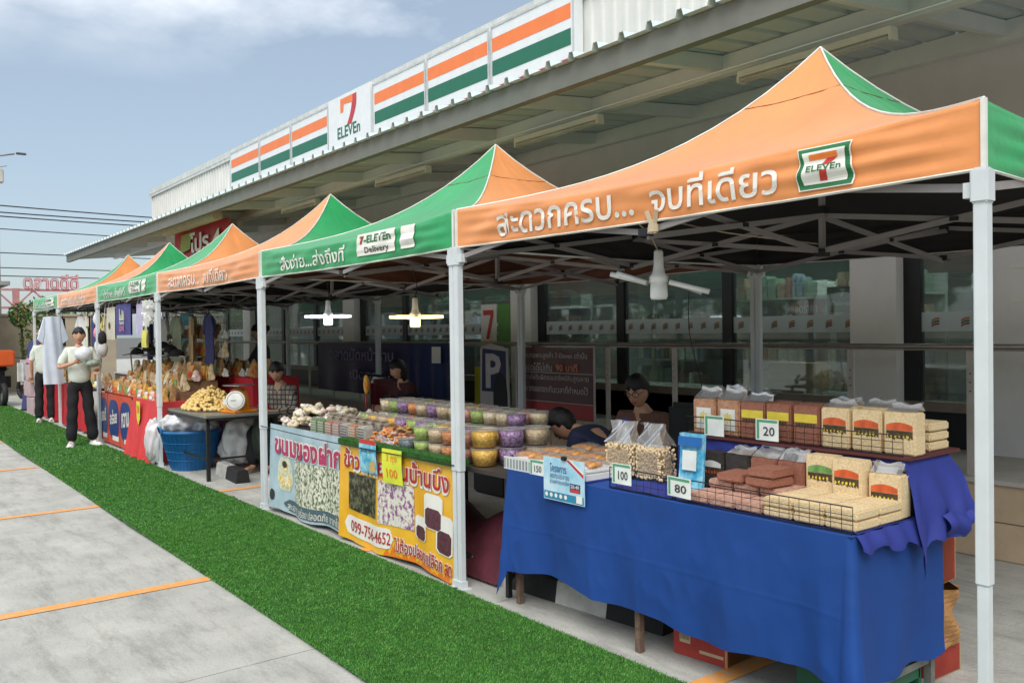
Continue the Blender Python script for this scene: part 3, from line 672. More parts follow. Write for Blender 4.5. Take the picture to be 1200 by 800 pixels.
def person(label, loc, rz, pose, shirt, trousers=None, hair='short', sleeves=.55, hat=None, shoes=None, mask=None, group=None, long_hair=False, glasses=False):
    P = {k: (Vector(v) if isinstance(v, tuple) else v) for k, v in {**GP, **pose}.items()}
    t = thing('person', label, 'person', loc, rz, group)
    names = ['pelvis', 'waist', 'chest', 'neck0', 'neck1', 'shL', 'elL', 'wrL', 'shR', 'elR', 'wrR', 'hpL', 'knL', 'anL', 'hpR', 'knR', 'anR']
    rad = dict(pelvis=(.13, .10), waist=(.11, .085), chest=(.13, .095), neck0=.06, neck1=.048, shL=.05, elL=.036, wrL=.024, shR=.05, elR=.036, wrR=.024, hpL=.082, knL=.052, anL=.034, hpR=.082, knR=.052, anR=.034)
    vs = [P[n] for n in names]; rr = [rad[n] for n in names]; ix = {n: i for i, n in enumerate(names)}
    es = [(ix[a], ix[c]) for a, c in (('pelvis', 'waist'), ('waist', 'chest'), ('chest', 'neck0'), ('neck0', 'neck1'), ('chest', 'shL'), ('shL', 'elL'), ('elL', 'wrL'), ('chest', 'shR'), ('shR', 'elR'), ('elR', 'wrR'), ('pelvis', 'hpL'), ('hpL', 'knL'), ('knL', 'anL'), ('pelvis', 'hpR'), ('hpR', 'knR'), ('knR', 'anR'))]
    look = P['look'].normalized()
    # head inside the same surface
    hd = P['head']; side = look.cross(Vector((0, 0, 1))).normalized(); upv = side.cross(look).normalized()
    for s_ in 'LR':
        w_ = P['wr'+s_]; d = (w_-P['el'+s_]).normalized(); hv = P.get('h'+s_, d); hv = hv.normalized()
        palm = w_+hv*.065; vs.append(palm); rr.append((.032, .018)); es.append((ix['wr'+s_], len(vs)-1)); pi_ = len(vs)-1
        sd = hv.cross(Vector(P.get('n'+s_, (0, -1, 0)))).normalized(); nn = sd.cross(hv).normalized()
        for q, (off, ln) in enumerate(((-.027, .062), (-.009, .072), (.009, .068), (.026, .052))):
            k0 = w_+hv*.092+sd*off; k1 = k0+hv*ln*.5-nn*.010; k2 = k1+hv*ln*.38-nn*.022
            a = len(vs); vs += [k0, k1, k2]; rr += [.0105, .0092, .0075]; es += [(pi_, a), (a, a+1), (a+1, a+2)]
        th0 = w_+hv*.035+sd*(.034 if s_ == 'L' else -.034); th1 = th0+hv*.035+sd*(.016 if s_ == 'L' else -.016)-nn*.01; th2 = th1+hv*.028-nn*.012
        a = len(vs); vs += [th0, th1, th2]; rr += [.013, .0105, .0085]; es += [(pi_, a), (a, a+1), (a+1, a+2)]
    for s_ in 'LR':
        an = P['an'+s_]; f = Vector(P.get('ft'+s_, (0, -1, 0))).normalized(); a = len(vs); vs += [an+Vector((0, 0, -.05))+f*.02, an+Vector((0, 0, -.058))+f*.15]; rr += [.034, .026]; es += [(ix['an'+s_], a), (a, a+1)]
    b = MB(); me_add(b, skin(vs, es, rr, 2))
    # skull with brow, nose, jaw and ears
    bm = bmesh.new(); bmesh.ops.create_uvsphere(bm, u_segments=28, v_segments=20, radius=1)
    for v in bm.verts:
        x, y, z = v.co
        w = .074*(1-.22*max(0, -z)**1.3); dpt = .092
        X_, Y_, Z_ = x*w, y*dpt, z*.112
        if y < 0:
            if abs(x) < .22 and -.35 < z < .12: Y_ -= .022*(1-abs(x)/.22)*(1-abs(z+.22)/.36)      # nose
            for ex in (-.42, .42):
                Y_ += .010*math.exp(-((x-ex)/.17)**2-((z-.06)/.10)**2)                             # eye sockets
            Y_ -= .006*math.exp(-(x/.35)**2-((z+.52)/.07)**2)
            if z < -.6: Y_ -= .012*math.exp(-(x/.4)**2-((z+.8)/.14)**2)
        if abs(x) > .93 and -.25 < z < .2: X_ *= 1.12
        p = side*(-X_) + look*(-Y_) + upv*Z_
        v.co = hd+p
    b.add_bm(bm, smooth=True)
    Fp = lambda x, y, z: hd+side*(-x)+look*y+upv*z
    for ex in (-.030, .030):
        b.m = 2; bm = bmesh.new(); bmesh.ops.create_icosphere(bm, subdivisions=2, radius=.0115); b.add_bm(bm, Fp(ex, .073, .008), smooth=True)
        b.m = 3; bm = bmesh.new(); bmesh.ops.create_icosphere(bm, subdivisions=1, radius=.0062); b.add_bm(bm, Fp(ex, .0815, .008), smooth=True)
        b.tube([Fp(ex-.018, .079, .026), Fp(ex, .083, .031), Fp(ex+.018, .077, .026)], .0032, 5)
    b.m = 1; b.tube([Fp(-.023, .081, -.052), Fp(-.008, .0885, -.055), Fp(.008, .0885, -.055), Fp(.023, .081, -.052)], [.002, .0052, .0052, .002], 6)
    b.m = 0
    part('body', b, [skin_m, lip_m, eye_w, hair_m], t)
    # hair
    h = MB(); bm = bmesh.new(); bmesh.ops.create_uvsphere(bm, u_segments=24, v_segments=16, radius=1)
    for v in bm.verts:
        x, y, z = v.co; s_ = 1.10+.03*math.sin(x*14+z*9)+rnd(-.01, .01)
        front = max(0, -y)
        if y < -.1 and z < .42-.25*abs(x): s_ = .82
        if z < -.25 and not long_hair: s_ = min(s_, .9 if y < .3 else 1.02)
        Z_ = z*.112*s_
        if long_hair and z < 0 and y > -.1: Z_ = z*.22
        v.co = hd+side*(-x*.079*s_)+look*(-y*.1*s_)+upv*(Z_+.006)
    h.add_bm(bm, smooth=True)
    if hair == 'bun': h.ball(hd-look*.11+upv*.03, .045, 2, .05)
    part('hair', h, hair_m, t)
    # shirt
    el = {s: P['sh'+s].lerp(P['el'+s], min(1, sleeves*1.15)) for s in 'LR'}
    low = P['pelvis'].lerp(P['waist'], -.62)
    vs = [low, P['waist'], P['chest'], P['neck0']+Vector((0, 0, -.02)), P['shL'], el['L'], P['shR'], el['R']]
    es = [(0, 1), (1, 2), (2, 3), (2, 4), (4, 5), (2, 6), (6, 7)]; rr = [(.178, .155), (.152, .125), (.160, .135), .070, .060, .055, .060, .055]
    if sleeves > .9:
        vs += [P['el'+'L'].lerp(P['wrL'], .9), P['el'+'R'].lerp(P['wrR'], .9)]; es += [(5, 8), (7, 9)]; rr += [.036, .036]
    b = MB(); me_add(b, skin(vs, es, rr, 2), lambda c: c+Vector((math.sin(c.z*43+c.x*20)*.004, math.sin(c.z*37+c.x*25)*.004, 0)))
    part('shirt', b, shirt, t)
    if trousers:
        up_ = (P['waist']-P['pelvis']).normalized(); dn = lambda s_: P['hp'+s_].lerp(P['kn'+s_], .12)
        vs = [P['pelvis']+up_*.10, dn('L'), P['knL'], P['anL']+Vector((0, 0, -.035)), dn('R'), P['knR'], P['anR']+Vector((0, 0, -.035)), P['pelvis']-up_*.01]
        es = [(0, 7), (7, 1), (1, 2), (2, 3), (7, 4), (4, 5), (5, 6)]; rr = [(.12, .095), .088, .076, .082, .088, .076, .082, (.14, .11)]
        b = MB(); me_add(b, skin(vs, es, rr, 2), lambda c: c+Vector((math.sin(c.z*31+c.x*9)*.005, math.sin(c.z*27)*.005, 0)))
        part('trousers', b, trousers, t)
    if shoes:
        for s_ in 'LR':
            an = P['an'+s_]; f = Vector(P.get('ft'+s_, (0, -1, 0))).normalized(); b = MB(); q = Vector((-f.y, f.x, 0))
            b.grid(lambda u, v: an+Vector((0, 0, -.085))+f*(-.07+.27*u)+(q*math.cos(v*PI)*-1*(.038+.012*math.sin(u*PI)))*(1 if 0 < u < 1 else .5)+Vector((0, 0, (.09-.055*u)*math.sin(v*PI)*(1 if 0 < u < 1 else .45))), 10, 8)
            b.box(an+Vector((0, 0, -.077))+f*.065, (.09, .25, .018), rz=math.atan2(f.y, f.x)+PI/2); part('shoe', b, shoes, t)
    if hat:
        b = MB(); bm = bmesh.new(); bmesh.ops.create_uvsphere(bm, u_segments=20, v_segments=12, radius=1)
        for v in bm.verts:
            x, y, z = v.co; v.co = hd+side*(-x*.09)+look*(-y*.112)+upv*(max(z, -.05)*.11+.045)
        b.add_bm(bm, smooth=True); b.lathe([(.08, 0), (.14, -.012), (.142, -.006), (.08, .01)], tuple(hd+upv*.045), 20); part('hat', b, hat, t)
    if mask:
        b = MB(); b.grid(lambda u, v: Fp((u-.5)*.125, .095-.045*abs(u-.5)*2-.01*(v-.5)**2, -.095+.085*v), 8, 5); part('face_mask', b, mask, t)
    if glasses:
        b = MB()
        for ex in (-.032, .032): b.tube([Fp(ex+.024*math.cos(a), .094, .008+.019*math.sin(a)) for a in [i*PI/6 for i in range(13)]], .0025, 5)
        b.tube([Fp(-.008, .096, .01), Fp(.008, .096, .01)], .0025, 5)
        for ex in (-.056, .056): b.tube([Fp(ex, .092, .012), Fp(ex*1.42, .0, .012)], .0022, 5)
        part('glasses', b, black_plastic, t)
    return t
sage = M('sage_cotton', '#ccd1c4', .85, .06, 12, .15, 90); black_cloth = M('black_cotton', '#17171b', .85, .2, 10, .2, 90)
white_plast = M('white_plastic_film', '#dfe3e6', .35, .08, 14, .5, 30)
w1 = person('woman in pale sage shirt and black trousers holding white bags by the tents', (-.33, 12.05, .015), R(-6),
       dict(elL=(-.265, -.02, 1.10), wrL=(-.09, -.19, 1.17), hL=Vector((.75, -.2, .55)), nL=(0, -1, 0), elR=(.26, .0, 1.10), wrR=(.16, -.22, 1.02), hR=Vector((.1, -.85, .1)), nR=(0, 0, 1),
            knL=(-.10, -.02, .48), anL=(-.12, 0, .085), knR=(.11, .0, .48), anR=(.17, .03, .085), ftL=(-.2, -1, 0), ftR=(.35, -1, 0), look=(-.12, -1, -.06), head=(.0, -.02, 1.545)),
       sage, black_cloth, hair='bun', sleeves=.75, shoes=M('white_shoe', '#d6d6d2', .6))
b = MB(); b.grid(lambda u, v: (.105*math.sin(v*PI)*math.cos(u*2*PI)*(1+.12*math.sin(u*19+v*7)), .09*math.sin(v*PI)*math.sin(u*2*PI), .10*math.cos(v*PI)*(1+.1*math.sin(u*9))), 26, 14)
single('plastic_bag', b, white_plast, 'bundled white plastic bag hugged to the chest of the standing woman', 'bag', (-.33, 11.81, 1.31))
b = MB(); b.grid(lambda u, v: (.10*math.sin(v*PI)*math.cos(u*2*PI)*(1+.15*math.sin(u*17+v*5)), .07*math.sin(v*PI)*math.sin(u*2*PI), .055*math.cos(v*PI)), 22, 10)
b.grid(lambda u, v: (.10+.02*math.cos(u*2*PI)*(1-v), .02*math.sin(u*2*PI)*(1-v), .0-.18*v), 8, 4)
single('plastic_bag', b, M('grey_green_film', '#8f9a8c', .35, .3, 14, .5, 30), 'small grey-green plastic bag in the standing woman\'s right-hand side arm', 'bag', (-.22, 11.78, 1.175))
w2 = person('person seen from behind in sage shirt, black trousers and pale hat at the far stalls', (-.10, 16.2, .015), R(165),
       dict(look=(.25, -1, -.1), elL=(-.25, -.05, 1.10), wrL=(-.2, -.25, 1.08)), sage, black_cloth, long_hair=True, hat=M('cream_hat', '#cfcabb', .8), shoes=M('white_sandal', '#cfcfc8', .6), sleeves=.9)
sit = dict(pelvis=(0, .05, .47), waist=(0, .06, .62), chest=(0, .02, .82), neck0=(0, -.01, .95), neck1=(0, -.04, 1.01), head=(0, -.075, 1.095), shL=(-.165, .0, .90), elL=(-.22, -.08, .66), wrL=(-.12, -.28, .66),
           shR=(.165, .0, .90), elR=(.22, -.08, .66), wrR=(.12, -.28, .66), hpL=(-.09, .03, .45), knL=(-.11, -.38, .46), anL=(-.11, -.36, .085), hpR=(.09, .03, .45), knR=(.11, -.38, .46), anR=(.11, -.36, .085), look=(0, -1, -.35))
brown_shirt = M('brown_knit', '#6d4c3c', .85, .2, 10, .2, 90); navy_shirt = M('navy_knit', '#1b2340', .85, .2, 10, .2, 90)
person('seated vendor with glasses and brown top looking down behind the snack bags', (1.6, 3.05, .02), R(-75), sit, brown_shirt, black_cloth, sleeves=.7, glasses=True)
bend = {**sit, 'chest': (0, -.14, .76), 'neck0': (0, -.24, .84), 'neck1': (0, -.29, .87), 'head': (0, -.37, .88), 'shL': (-.16, -.18, .82), 'shR': (.16, -.18, .82), 'elL': (-.2, -.22, .58), 'elR': (.2, -.22, .58), 'wrL': (-.08, -.40, .56), 'wrR': (.08, -.40, .56), 'look': (0, -.75, -.8)}
person('vendor in navy bending low with head down behind the pastry trays', (1.15, 2.92, .02), R(-160), {**bend}, navy_shirt, black_cloth, sleeves=.95)
chk = M('checked_shirt', '#8d8377', .85, .1, 6)
_t = chk.node_tree; _c = _t.nodes.new('ShaderNodeTexBrick'); _c.inputs['Scale'].default_value = 9; _c.offset = 0; _c.inputs['Color1'].default_value = lin('#a39b8b'); _c.inputs['Color2'].default_value = lin('#7d766c'); _c.inputs['Mortar'].default_value = lin('#43393a'); _c.inputs['Mortar Size'].default_value = .07; _c.inputs['Brick Width'].default_value = .5; _c.inputs['Row Height'].default_value = .5
_m = _t.nodes.new('ShaderNodeMapping'); _m.inputs['Rotation'].default_value = (R(90), 0, 0); _tc = _t.nodes.new('ShaderNodeTexCoord'); _t.links.new(_tc.outputs['Object'], _m.inputs[0]); _t.links.new(_m.outputs[0], _c.inputs[0]); _t.links.new(_c.outputs[0], _t.nodes['Principled BSDF'].inputs['Base Color'])
person('seated vendor in beige checked shirt beside the second tent leg', (1.05, 8.25, .02), R(-60), {**sit, 'look': Vector((.5, -1, -.5))}, chk, black_cloth, sleeves=.95)
person('standing vendor with dark tied hair in grey top behind the red table', (1.55, 10.1, .02), R(-100), dict(look=(-.5, -1, -.25), elL=(-.23, -.12, 1.12), wrL=(-.1, -.33, 1.1)), M('grey_knit', '#4a4c52', .85, .2, 10), black_cloth, hair='bun', sleeves=.95)
person('seated vendor with dark hair and maroon top in the shade behind the snack boxes', (2.3, 7.6, .02), R(-90), sit, M('maroon_knit', '#4b2024', .85, .2, 10), black_cloth, long_hair=True)
person('vendor with short black hair sorting goods behind the red cloth table', (1.3, 11.4, .02), R(-90), {**GP, 'look': Vector((0, -1, -.6))}, M('tan_knit', '#8d7458', .85, .2, 10), black_cloth)
# plastic stools and the black chair
def stool(loc, m, label):
    t = thing('plastic_stool', label, 'stool', loc, rnd(0, 1), 'stools behind the stalls')
    b = MB(); b.rbox((0, 0, .43), (.3, .3, .03), .012); part('seat', b, m, t)
    for x in (-1, 1):
        for y in (-1, 1): b = MB(); b.bar((x*.15, y*.15, 0), (x*.12, y*.12, .42), .035); part('leg', b, m, t)
stool((1.65, 3.05, 0), dark_m, 'dark stool under the seated vendor with glasses'); stool((1.15, 2.97, 0), dark_m, 'dark stool under the bending vendor in navy')
stool((1.1, 8.25, 0), M('maroon_plastic', '#6a2530', .5), 'maroon stool under the vendor in checked shirt'); stool((2.35, 7.6, 0), dark_m, 'dark stool under the vendor in maroon top')
t = thing('chair', 'black office chair with tall back standing beside the vendor with glasses', 'chair', (1.18, 2.25, 0), R(-70))
b = MB(); b.rbox((0, 0, .48), (.46, .44, .07), .03); part('seat', b, black_cloth, t)
b = MB(); b.rbox((0, .2, .82), (.44, .07, .52), .03); part('backrest', b, M('black_green_cloth', '#161d18', .8, .2, 8), t)
b = MB(); b.tube([(0, 0, .08), (0, 0, .45)], .03, 8); part('post', b, black_plastic, t)
for i in range(5): a = i*2*PI/5; b = MB(); b.bar((0, 0, .09), (.26*math.cos(a), .26*math.sin(a), .05), .03); part('leg', b, black_plastic, t)
# ------------------------------------------------------------------ stall with the blue cloth
blue_cloth = M('royal_blue_cloth', '#073d84',  .78, .10, 2.5, .2, 5)
navy_cloth = M('violet_blue_cloth', '#263384', .75, .1, 4, .25, 9)
rust = M('rusty_steel', '#6b5546', .7, .3, 30, .2, 60); grey_steel = M('dull_grey_steel', '#7c7d78', .45, .15, 20, metal=.4)
t = thing('steel_table', 'long steel-framed table hidden under the royal blue cloth', 'table', (.38, 1.58, 0), 0)
X0, X1, Y0, Y1, ZT = .06, .72, .52, 2.62, .755
b = MB(); b.lohi((X0, Y0, ZT-.02), (X1, Y1, ZT)); wpart('tabletop', b, rust, t)
for (x, y, m_) in ((.10, 2.59, rust), (.085, 1.64, rust), (.68, 2.59, rust), (.68, 1.64, rust), (.70, .545, grey_steel), (.10, .56, grey_steel)):
    b = MB(); b.lohi((x-.016, y-.016, 0), (x+.016, y+.016, ZT-.02)); wpart('leg', b, m_, t)
b = MB(); b.lohi((.10, .535, .13), (.70, .555, .16)); wpart('end_rail', b, grey_steel, t)
b = MB(); b.lohi((.67, .55, .20), (.69, 2.6, .225)); wpart('back_rail', b, rust, t)

def hemz(y): return .205+.012*math.sin(y*9)+.018*math.sin(y*3.1+1)
per = []           # (point, outward normal, corner weight, hem height)
def arc(cx_, cy_, a0, a1, n, r): return [(cx_+r*math.cos(a0+(a1-a0)*i/n), cy_+r*math.sin(a0+(a1-a0)*i/n), math.cos(a0+(a1-a0)*i/n), math.sin(a0+(a1-a0)*i/n)) for i in range(n+1)]
X0c, X1c, Y0c, Y1c = .045, .735, .505, 2.635
ring = [(X1c-.02-i*.05, Y1c, 0, 1, 0, .30) for i in range(12)]
ring += [(*p, 1-abs(i/8*2-1), .17-.12*(1-abs(i/8*2-1))) for i, p in enumerate(arc(X0c+.03, Y1c-.03, PI/2, PI, 8, .03))]
nfr = 190
ring += [(X0c, Y1c-.03-(Y1c-Y0c-.06)*i/nfr, -1, 0, max(0, 1-i/4)*.0, None) for i in range(1, nfr)]
ring += [(*p, 1-abs(i/10*2-1), .17-.11*(1-abs(i/10*2-1))) for i, p in enumerate(arc(X0c+.03, Y0c+.03, PI, PI*1.5, 10, .03))]
ring += [(X0c+.03+(X1c-X0c-.03)*i/26, Y0c, 0, -1, 0, .175+.01*math.sin(i*.5)) for i in range(1, 27)]
NR = len(ring); NV = 64
def cloth_pt(u, v):
    i = min(NR-1, int(round(u*(NR-1)))); x, y, nx, ny, cw, hz = ring[i]
    if hz is None: hz = hemz(y)
    dl = min(abs(y-Y1c)+max(0, x-X0c), 9); dr = abs(y-Y0c)+max(0, x-X0c)
    cfall = math.exp(-(min(dl, dr)/.14)**2)
    z = ZT+.012-(ZT+.012-hz)*v
    if v < .04: z -= 0
    s_ = y*1.0 if nx < -.5 else x+7
    fold = v**1.15*(.013*math.sin(s_*7.3+.6)+.010*math.sin(s_*12.9+1.4*v)+.007*math.sin(s_*23+2))+.03*v*cfall
    fold += (.095 if y < 1.5 else .045)*cw*v**1.2
    fold += .022*v*math.exp(-((y-.62)/.05)**2)*(nx < -.5)-.012*v*math.exp(-((y-.74)/.05)**2)*(nx < -.5)+.014*v*math.exp(-((y-2.42)/.06)**2)*(nx < -.5)
    q_ = Vector((x*5, y*5, z*2.4)); nr_ = noise.noise(q_)
    fold += .0045*nr_*min(1, v*5)+.003*(1-abs(noise.noise(q_*2.3+Vector((3, 1, 7))))*3)*min(1, v*4)*(.4+.6*v)
    fold += .0015*math.exp(-((z-.46)/.006)**2)+(.0018*math.exp(-((y-1.57)/.006)**2) if nx < -.5 else 0)
    return (x+nx*(fold+.004), y+ny*(fold*.8+.004), z)
b = MB(); b.grid(cloth_pt, NR-1, NV)
b.grid(lambda u, v: (X0c-.004+(X1c-X0c+.004)*u, Y0c-.004+(Y1c-Y0c+.008)*v, ZT+.012+.0015*math.sin(u*20)*math.sin(v*33)), 12, 24)
single('tablecloth', b, blue_cloth, 'royal blue tablecloth draped over the nearest long table', 'tablecloth')
b = MB()
for hx, hz in ((.0, 0),):
    pass
# violet-blue cloth over the riser, spilling over the right-hand end
def drape(pts_top, pts_mid, pts_low, n=18):
    pass
maroon_board = M('maroon_board', '#5b2a2c', .5, .1, 6)
t = thing('display_riser', 'maroon shelf board standing on a box riser at the back of the blue table', 'shelf', (.65, 1.1, ZT+.014))
b = MB(); b.lohi((.52, .56, ZT+.014), (.84, 1.72, 1.0)); wpart('riser_box', b, M('card_grey', '#6b665e', .9), t)
b = MB(); b.rbox((.70, 1.12, 1.01), (.44, 1.22, .016), .004); wpart('shelf_board', b, maroon_board, t)
b = MB()
b.grid(lambda u, v: (.50-.012*v+.006*math.sin(u*31+v*3)*(1-v), .55+1.2*u, .995-.225*v), 40, 8)                 # front of the riser
b.grid(lambda u, v: (.08+.42*v+.0, .50+1.32*u, ZT+.018+.003*math.sin(u*25+v*4)), 30, 8)                        # lying on the table
def spill(u, v):   # u: front to back, v: down
    x = .46+.40*u; y = .53-.075*math.sin(min(1, v*1.15)*PI/2)-.02*math.sin(u*17+v*2)*v-.03*u*v
    z = 1.0-(.26+.07*math.sin(u*3.1)+(.20*max(0, 1-u*4)))*v
    return (x+.05*v*(u-.2)+.012*math.sin(v*9+u*5), y, z)
b.grid(spill, 30, 16)
b.grid(lambda u, v: (.06+.44*u, .497-.03*math.sin(v*PI/2)-.008*math.sin(u*22), ZT+.018-(.055+.045*u+.015*math.sin(u*14))*v), 24, 6)
b.grid(lambda u, v: (.60+.24*u+.02*v, .435-.03*math.sin(v*PI)-.012*math.sin(u*13), .78-(.08+.03*math.sin(u*4))*v+.02*math.sin(u*6)), 16, 6)
single('riser_cloth', b, navy_cloth, 'violet-blue cloth over the rear riser bunched and spilling over the right table end', 'cloth')

# snack packs
film = clear('clear_crinkled_film', '#fbfcfc', .05, .25, .06, .8)
puffed_b = M('beige_crisp_bar', '#dcc499', .7, .16, 90, .3, 160); puffed_r = M('reddish_rice_bar', '#94604c', .7, .2, 90, .3, 160)
puffed_k = M('black_rice_bar', '#38332f', .65, .3, 55, .5, 120); puffed_p = M('pinkish_rice_bar', '#c59a86', .7, .25, 55, .5, 120); puffed_t = M('tan_pink_bar', '#b98a6a', .7, .25, 55, .5, 120)
lab_y = M('label_yellow', '#d9c43f', .5, .1, 20); lab_w = M('label_white', '#dcdcd2', .5); lab_o = M('label_orange', '#cf5a2c', .5, .2, 40); lab_dk = M('label_brown', '#4a3a22', .5, .4, 60); lab_g = M('label_green', '#6c9a56', .5, .3, 40)
def pack(kind):
    """standing pack 0.138 wide, 0.18 high, 0.085 thick; the label looks towards -X"""
    w, h, d = .136, .175, .085; var = random.random()
    body = {'white': puffed_t, 'yellow': puffed_r, 'orange': puffed_b, 'green': puffed_b, 'black': puffed_k, 'blackplain': puffed_k, 'red': puffed_r, 'flat_beige': puffed_b, 'flat_red': puffed_r, 'flat_pink': puffed_p}[kind]
    out = []
    b = MB(); b.rbox((0, 0, h/2), (d, w, h), .006); out.append(('bar_block', b, body))
    
    P = facing(-d/2-.0015, 0, h*.5)
    b = MB()
    if kind == 'white':
        b.m = 0; b.poly([P(-.045, .045, 0), P(.045, .045, 0), P(.045, -.06, 0), P(-.045, -.06, 0)][::-1]); b.m = 1
        for a in range(8): q = a*PI/4; b.poly([P(0, .0, .001), P(.022*math.cos(q-.25), .022*math.sin(q-.25), .001), P(.028*math.cos(q), .028*math.sin(q), .001), P(.022*math.cos(q+.25), .022*math.sin(q+.25), .001)])
        out.append(('label', b, [lab_w, lab_y]))
    elif kind == 'yellow':
        b.m = 0; b.poly([P(-.06, .05, 0), P(.06, .05, 0), P(.06, .012, 0), P(-.06, .012, 0)][::-1]); b.m = 1
        for i in range(7): b.poly([P(-.052+i*.015, .008, .001), P(-.040+i*.015, .008, .001), P(-.041+i*.015, -.006-.006*(i % 2), .001), P(-.051+i*.015, -.008, .001)][::-1])
        out.append(('label', b, [lab_y, lab_dk]))
    elif kind in ('orange', 'green', 'black'):
        b.m = 0; n = 8
        top = [P(-.056+.112*i/n, .035+.012*math.sin(PI*i/n), 0) for i in range(n+1)]; bot = [P(-.056+.112*i/n, .014, 0) for i in range(n+1)]
        for i in range(n): b.poly([top[i], bot[i], bot[i+1], top[i+1]])
        b.m = 1
        for i in range(9): z_ = rnd(.0, .014); b.poly([P(-.056+i*.0125, .012, .0004), P(-.0435+i*.0125, .012, .0004), P(-.0435+i*.0125, -.014-z_, .0004), P(-.056+i*.0125, -.012-rnd(0, .01), .0004)][::-1])
        b.m = 2
        for i in range(6): u_ = -.05+i*.017; b.poly([P(u_+rnd(.002, .007)*math.cos(a*PI/3), -.010+rnd(-.004, .004)+.007*math.sin(a*PI/3), .0012) for a in range(6)])
        out.append(('label', b, [lab_g if kind == 'green' else (lab_w if kind == 'black' else lab_o), lab_dk, lab_y if kind != 'black' else lab_o]))
    if var > .3:
        b = MB(); ph = rnd(0, 6); hh_ = rnd(.03, .06); ln_ = rnd(-.02, .05)
        def top_(u, v): return (-.03*(1-v)*math.cos(0)+.0+(.03+ln_)*v+.008*math.sin(u*7+ph), (u-.5)*(w-.012*v), h+.004+hh_*v+.006*math.sin(u*9+ph)*v)
        def top2(u, v): return (.035*(1-v)+(.002+ln_)*v+.006*math.sin(u*6+ph), (u-.5)*(w-.012*v), h+.004+(hh_-.001)*v+.006*math.sin(u*9+ph)*v)
        b.grid(top_, 8, 4); b.grid(top2, 8, 4); out.append(('pouch_top', b, film_top))
    return out
film_top = clear('pouch_film', '#f2f5f7', .14, .25, .45, .35)
PK = {}
def put_pack(kind, loc, label, rot=(0, 0, 0), group=None):
    kk = kind; kind = (kind, random.randrange(3))
    if kind not in PK: PK[kind] = [(n, mb.mesh(n, m_), m_) for n, mb, m_ in pack(kk)]
    t = thing('snack_pack', label, 'snack pack', loc, 0, group); t.rotation_euler = rot
    for n, me_, _ in PK[kind]: link(n, me_, t)
    return t
yu = [1.595-.146*i for i in range(8)]
lb = ['tan snack pack with white flower label, leftmost on the upper shelf', 'tan snack pack with white flower label, second from the left on the upper shelf', 'reddish pack with yellow label beside the white-labelled packs, upper shelf', 'reddish yellow-labelled pack behind the 20 price card, upper shelf', 'reddish yellow-labelled pack just left of the beige packs, upper shelf', 'beige orange-labelled pack, first beside the reddish ones on the upper shelf', 'beige orange-labelled pack, middle of three on the upper shelf', 'beige orange-labelled pack at the right end of the upper shelf']
for i, k_ in enumerate(['white', 'white', 'yellow', 'yellow', 'yellow', 'orange', 'orange', 'orange']): put_pack(k_, (.565+rnd(-.006, .006), yu[i], 1.02), lb[i], (0, 0, rnd(-.05, .05)))
for i, k_ in enumerate(['white', 'yellow', 'yellow', 'red', 'orange', 'orange']): put_pack(k_, (.69, 1.55-.16*i, 1.02), 'snack pack in the half-hidden back row of the upper shelf', (0, 0, rnd(-.08, .08)), 'packs in the back row of the upper shelf')
yl = [1.455-.146*i for i in range(7)]
lb = ['black rice pack with picture label beside the blue pouch, lower tier', 'plain black rice pack next to the labelled black one, lower tier', 'reddish standing pack beside the black packs, lower tier', 'reddish standing pack next to the beige ones, lower tier', 'beige standing pack with green label, lower tier', 'beige pack with orange label, middle of the lower tier', 'beige orange-labelled pack at the right end of the lower tier']
for i, k_ in enumerate(['black', 'blackplain', 'red', 'red', 'green', 'orange', 'orange']): put_pack(k_, (.45-(.03 if i == 5 else 0), yl[i], ZT+.022+(.045 if i < 6 and i > 3 else 0)), lb[i], (0, 0, rnd(-.06, .06)))
fl = R(-90)
nflat = 0
cols = ['flat_beige', 'flat_beige', 'flat_beige', 'flat_pink', 'flat_pink', 'flat_pink']
for lay in range(2):
    for j in range(6):
        if lay == 1 and j > 3: continue
        put_pack(cols[j], (.40, .575+.142*j+rnd(-.003, .003), ZT+.025+.043+.0*lay), '', (0, fl, 0)) if False else None
def flat(kind, x, y, z, label, group=None, rz=0):
    """pack lying on its back, 0.17 deep and 0.04 thick"""
    key = 'lying_'+kind
    if key not in PK:
        L_ = []
        b = MB(); b.rbox((0, 0, .019), (.165, .136, .036), .006); L_.append(('bar_block', b.mesh('bar_block', {'beige': puffed_b, 'red': puffed_r, 'pink': puffed_p}[kind]), None))
        PK[key] = L_
    o = link('snack_pack', PK[key][0][1], None, (x, y, z)); o.rotation_euler = (0, 0, rz); tag(o, label, 'snack pack', group)
for lay in range(2):
    for j in range(6):
        for q in range(2):
            kind = 'beige' if j < 3 else 'pink'
            if lay == 1 and j > 2 and q == 0: continue
            flat(kind, .165+.172*q, .575+.142*j, ZT+.022+.040*lay, 'beige snack pack lying flat in the right half of the lower tray' if kind == 'beige' else 'pinkish snack pack lying flat in the left half of the lower tray', 'beige packs lying flat' if kind == 'beige' else 'pinkish packs lying flat', rnd(-.03, .03))
flat('red', .31, 1.22, ZT+.103, 'reddish-brown pack lying on top of the others, left one of two', rz=.1); flat('red', .30, 1.05, ZT+.103, 'reddish-brown pack lying on top of the others, right one of two', rz=-.08); flat('red', .31, 1.05, ZT+.143, 'reddish-brown pack topmost above the right of two lying ones', rz=.04)
for i in range(2): flat('beige', .78, .60, 1.02+.041*i, ['lower', 'upper'][i]+' beige pack of the short stack at the right end of the top shelf')
flat('beige', .78, .60, 1.102, 'topmost beige pack of the short stack at the right end of the top shelf')

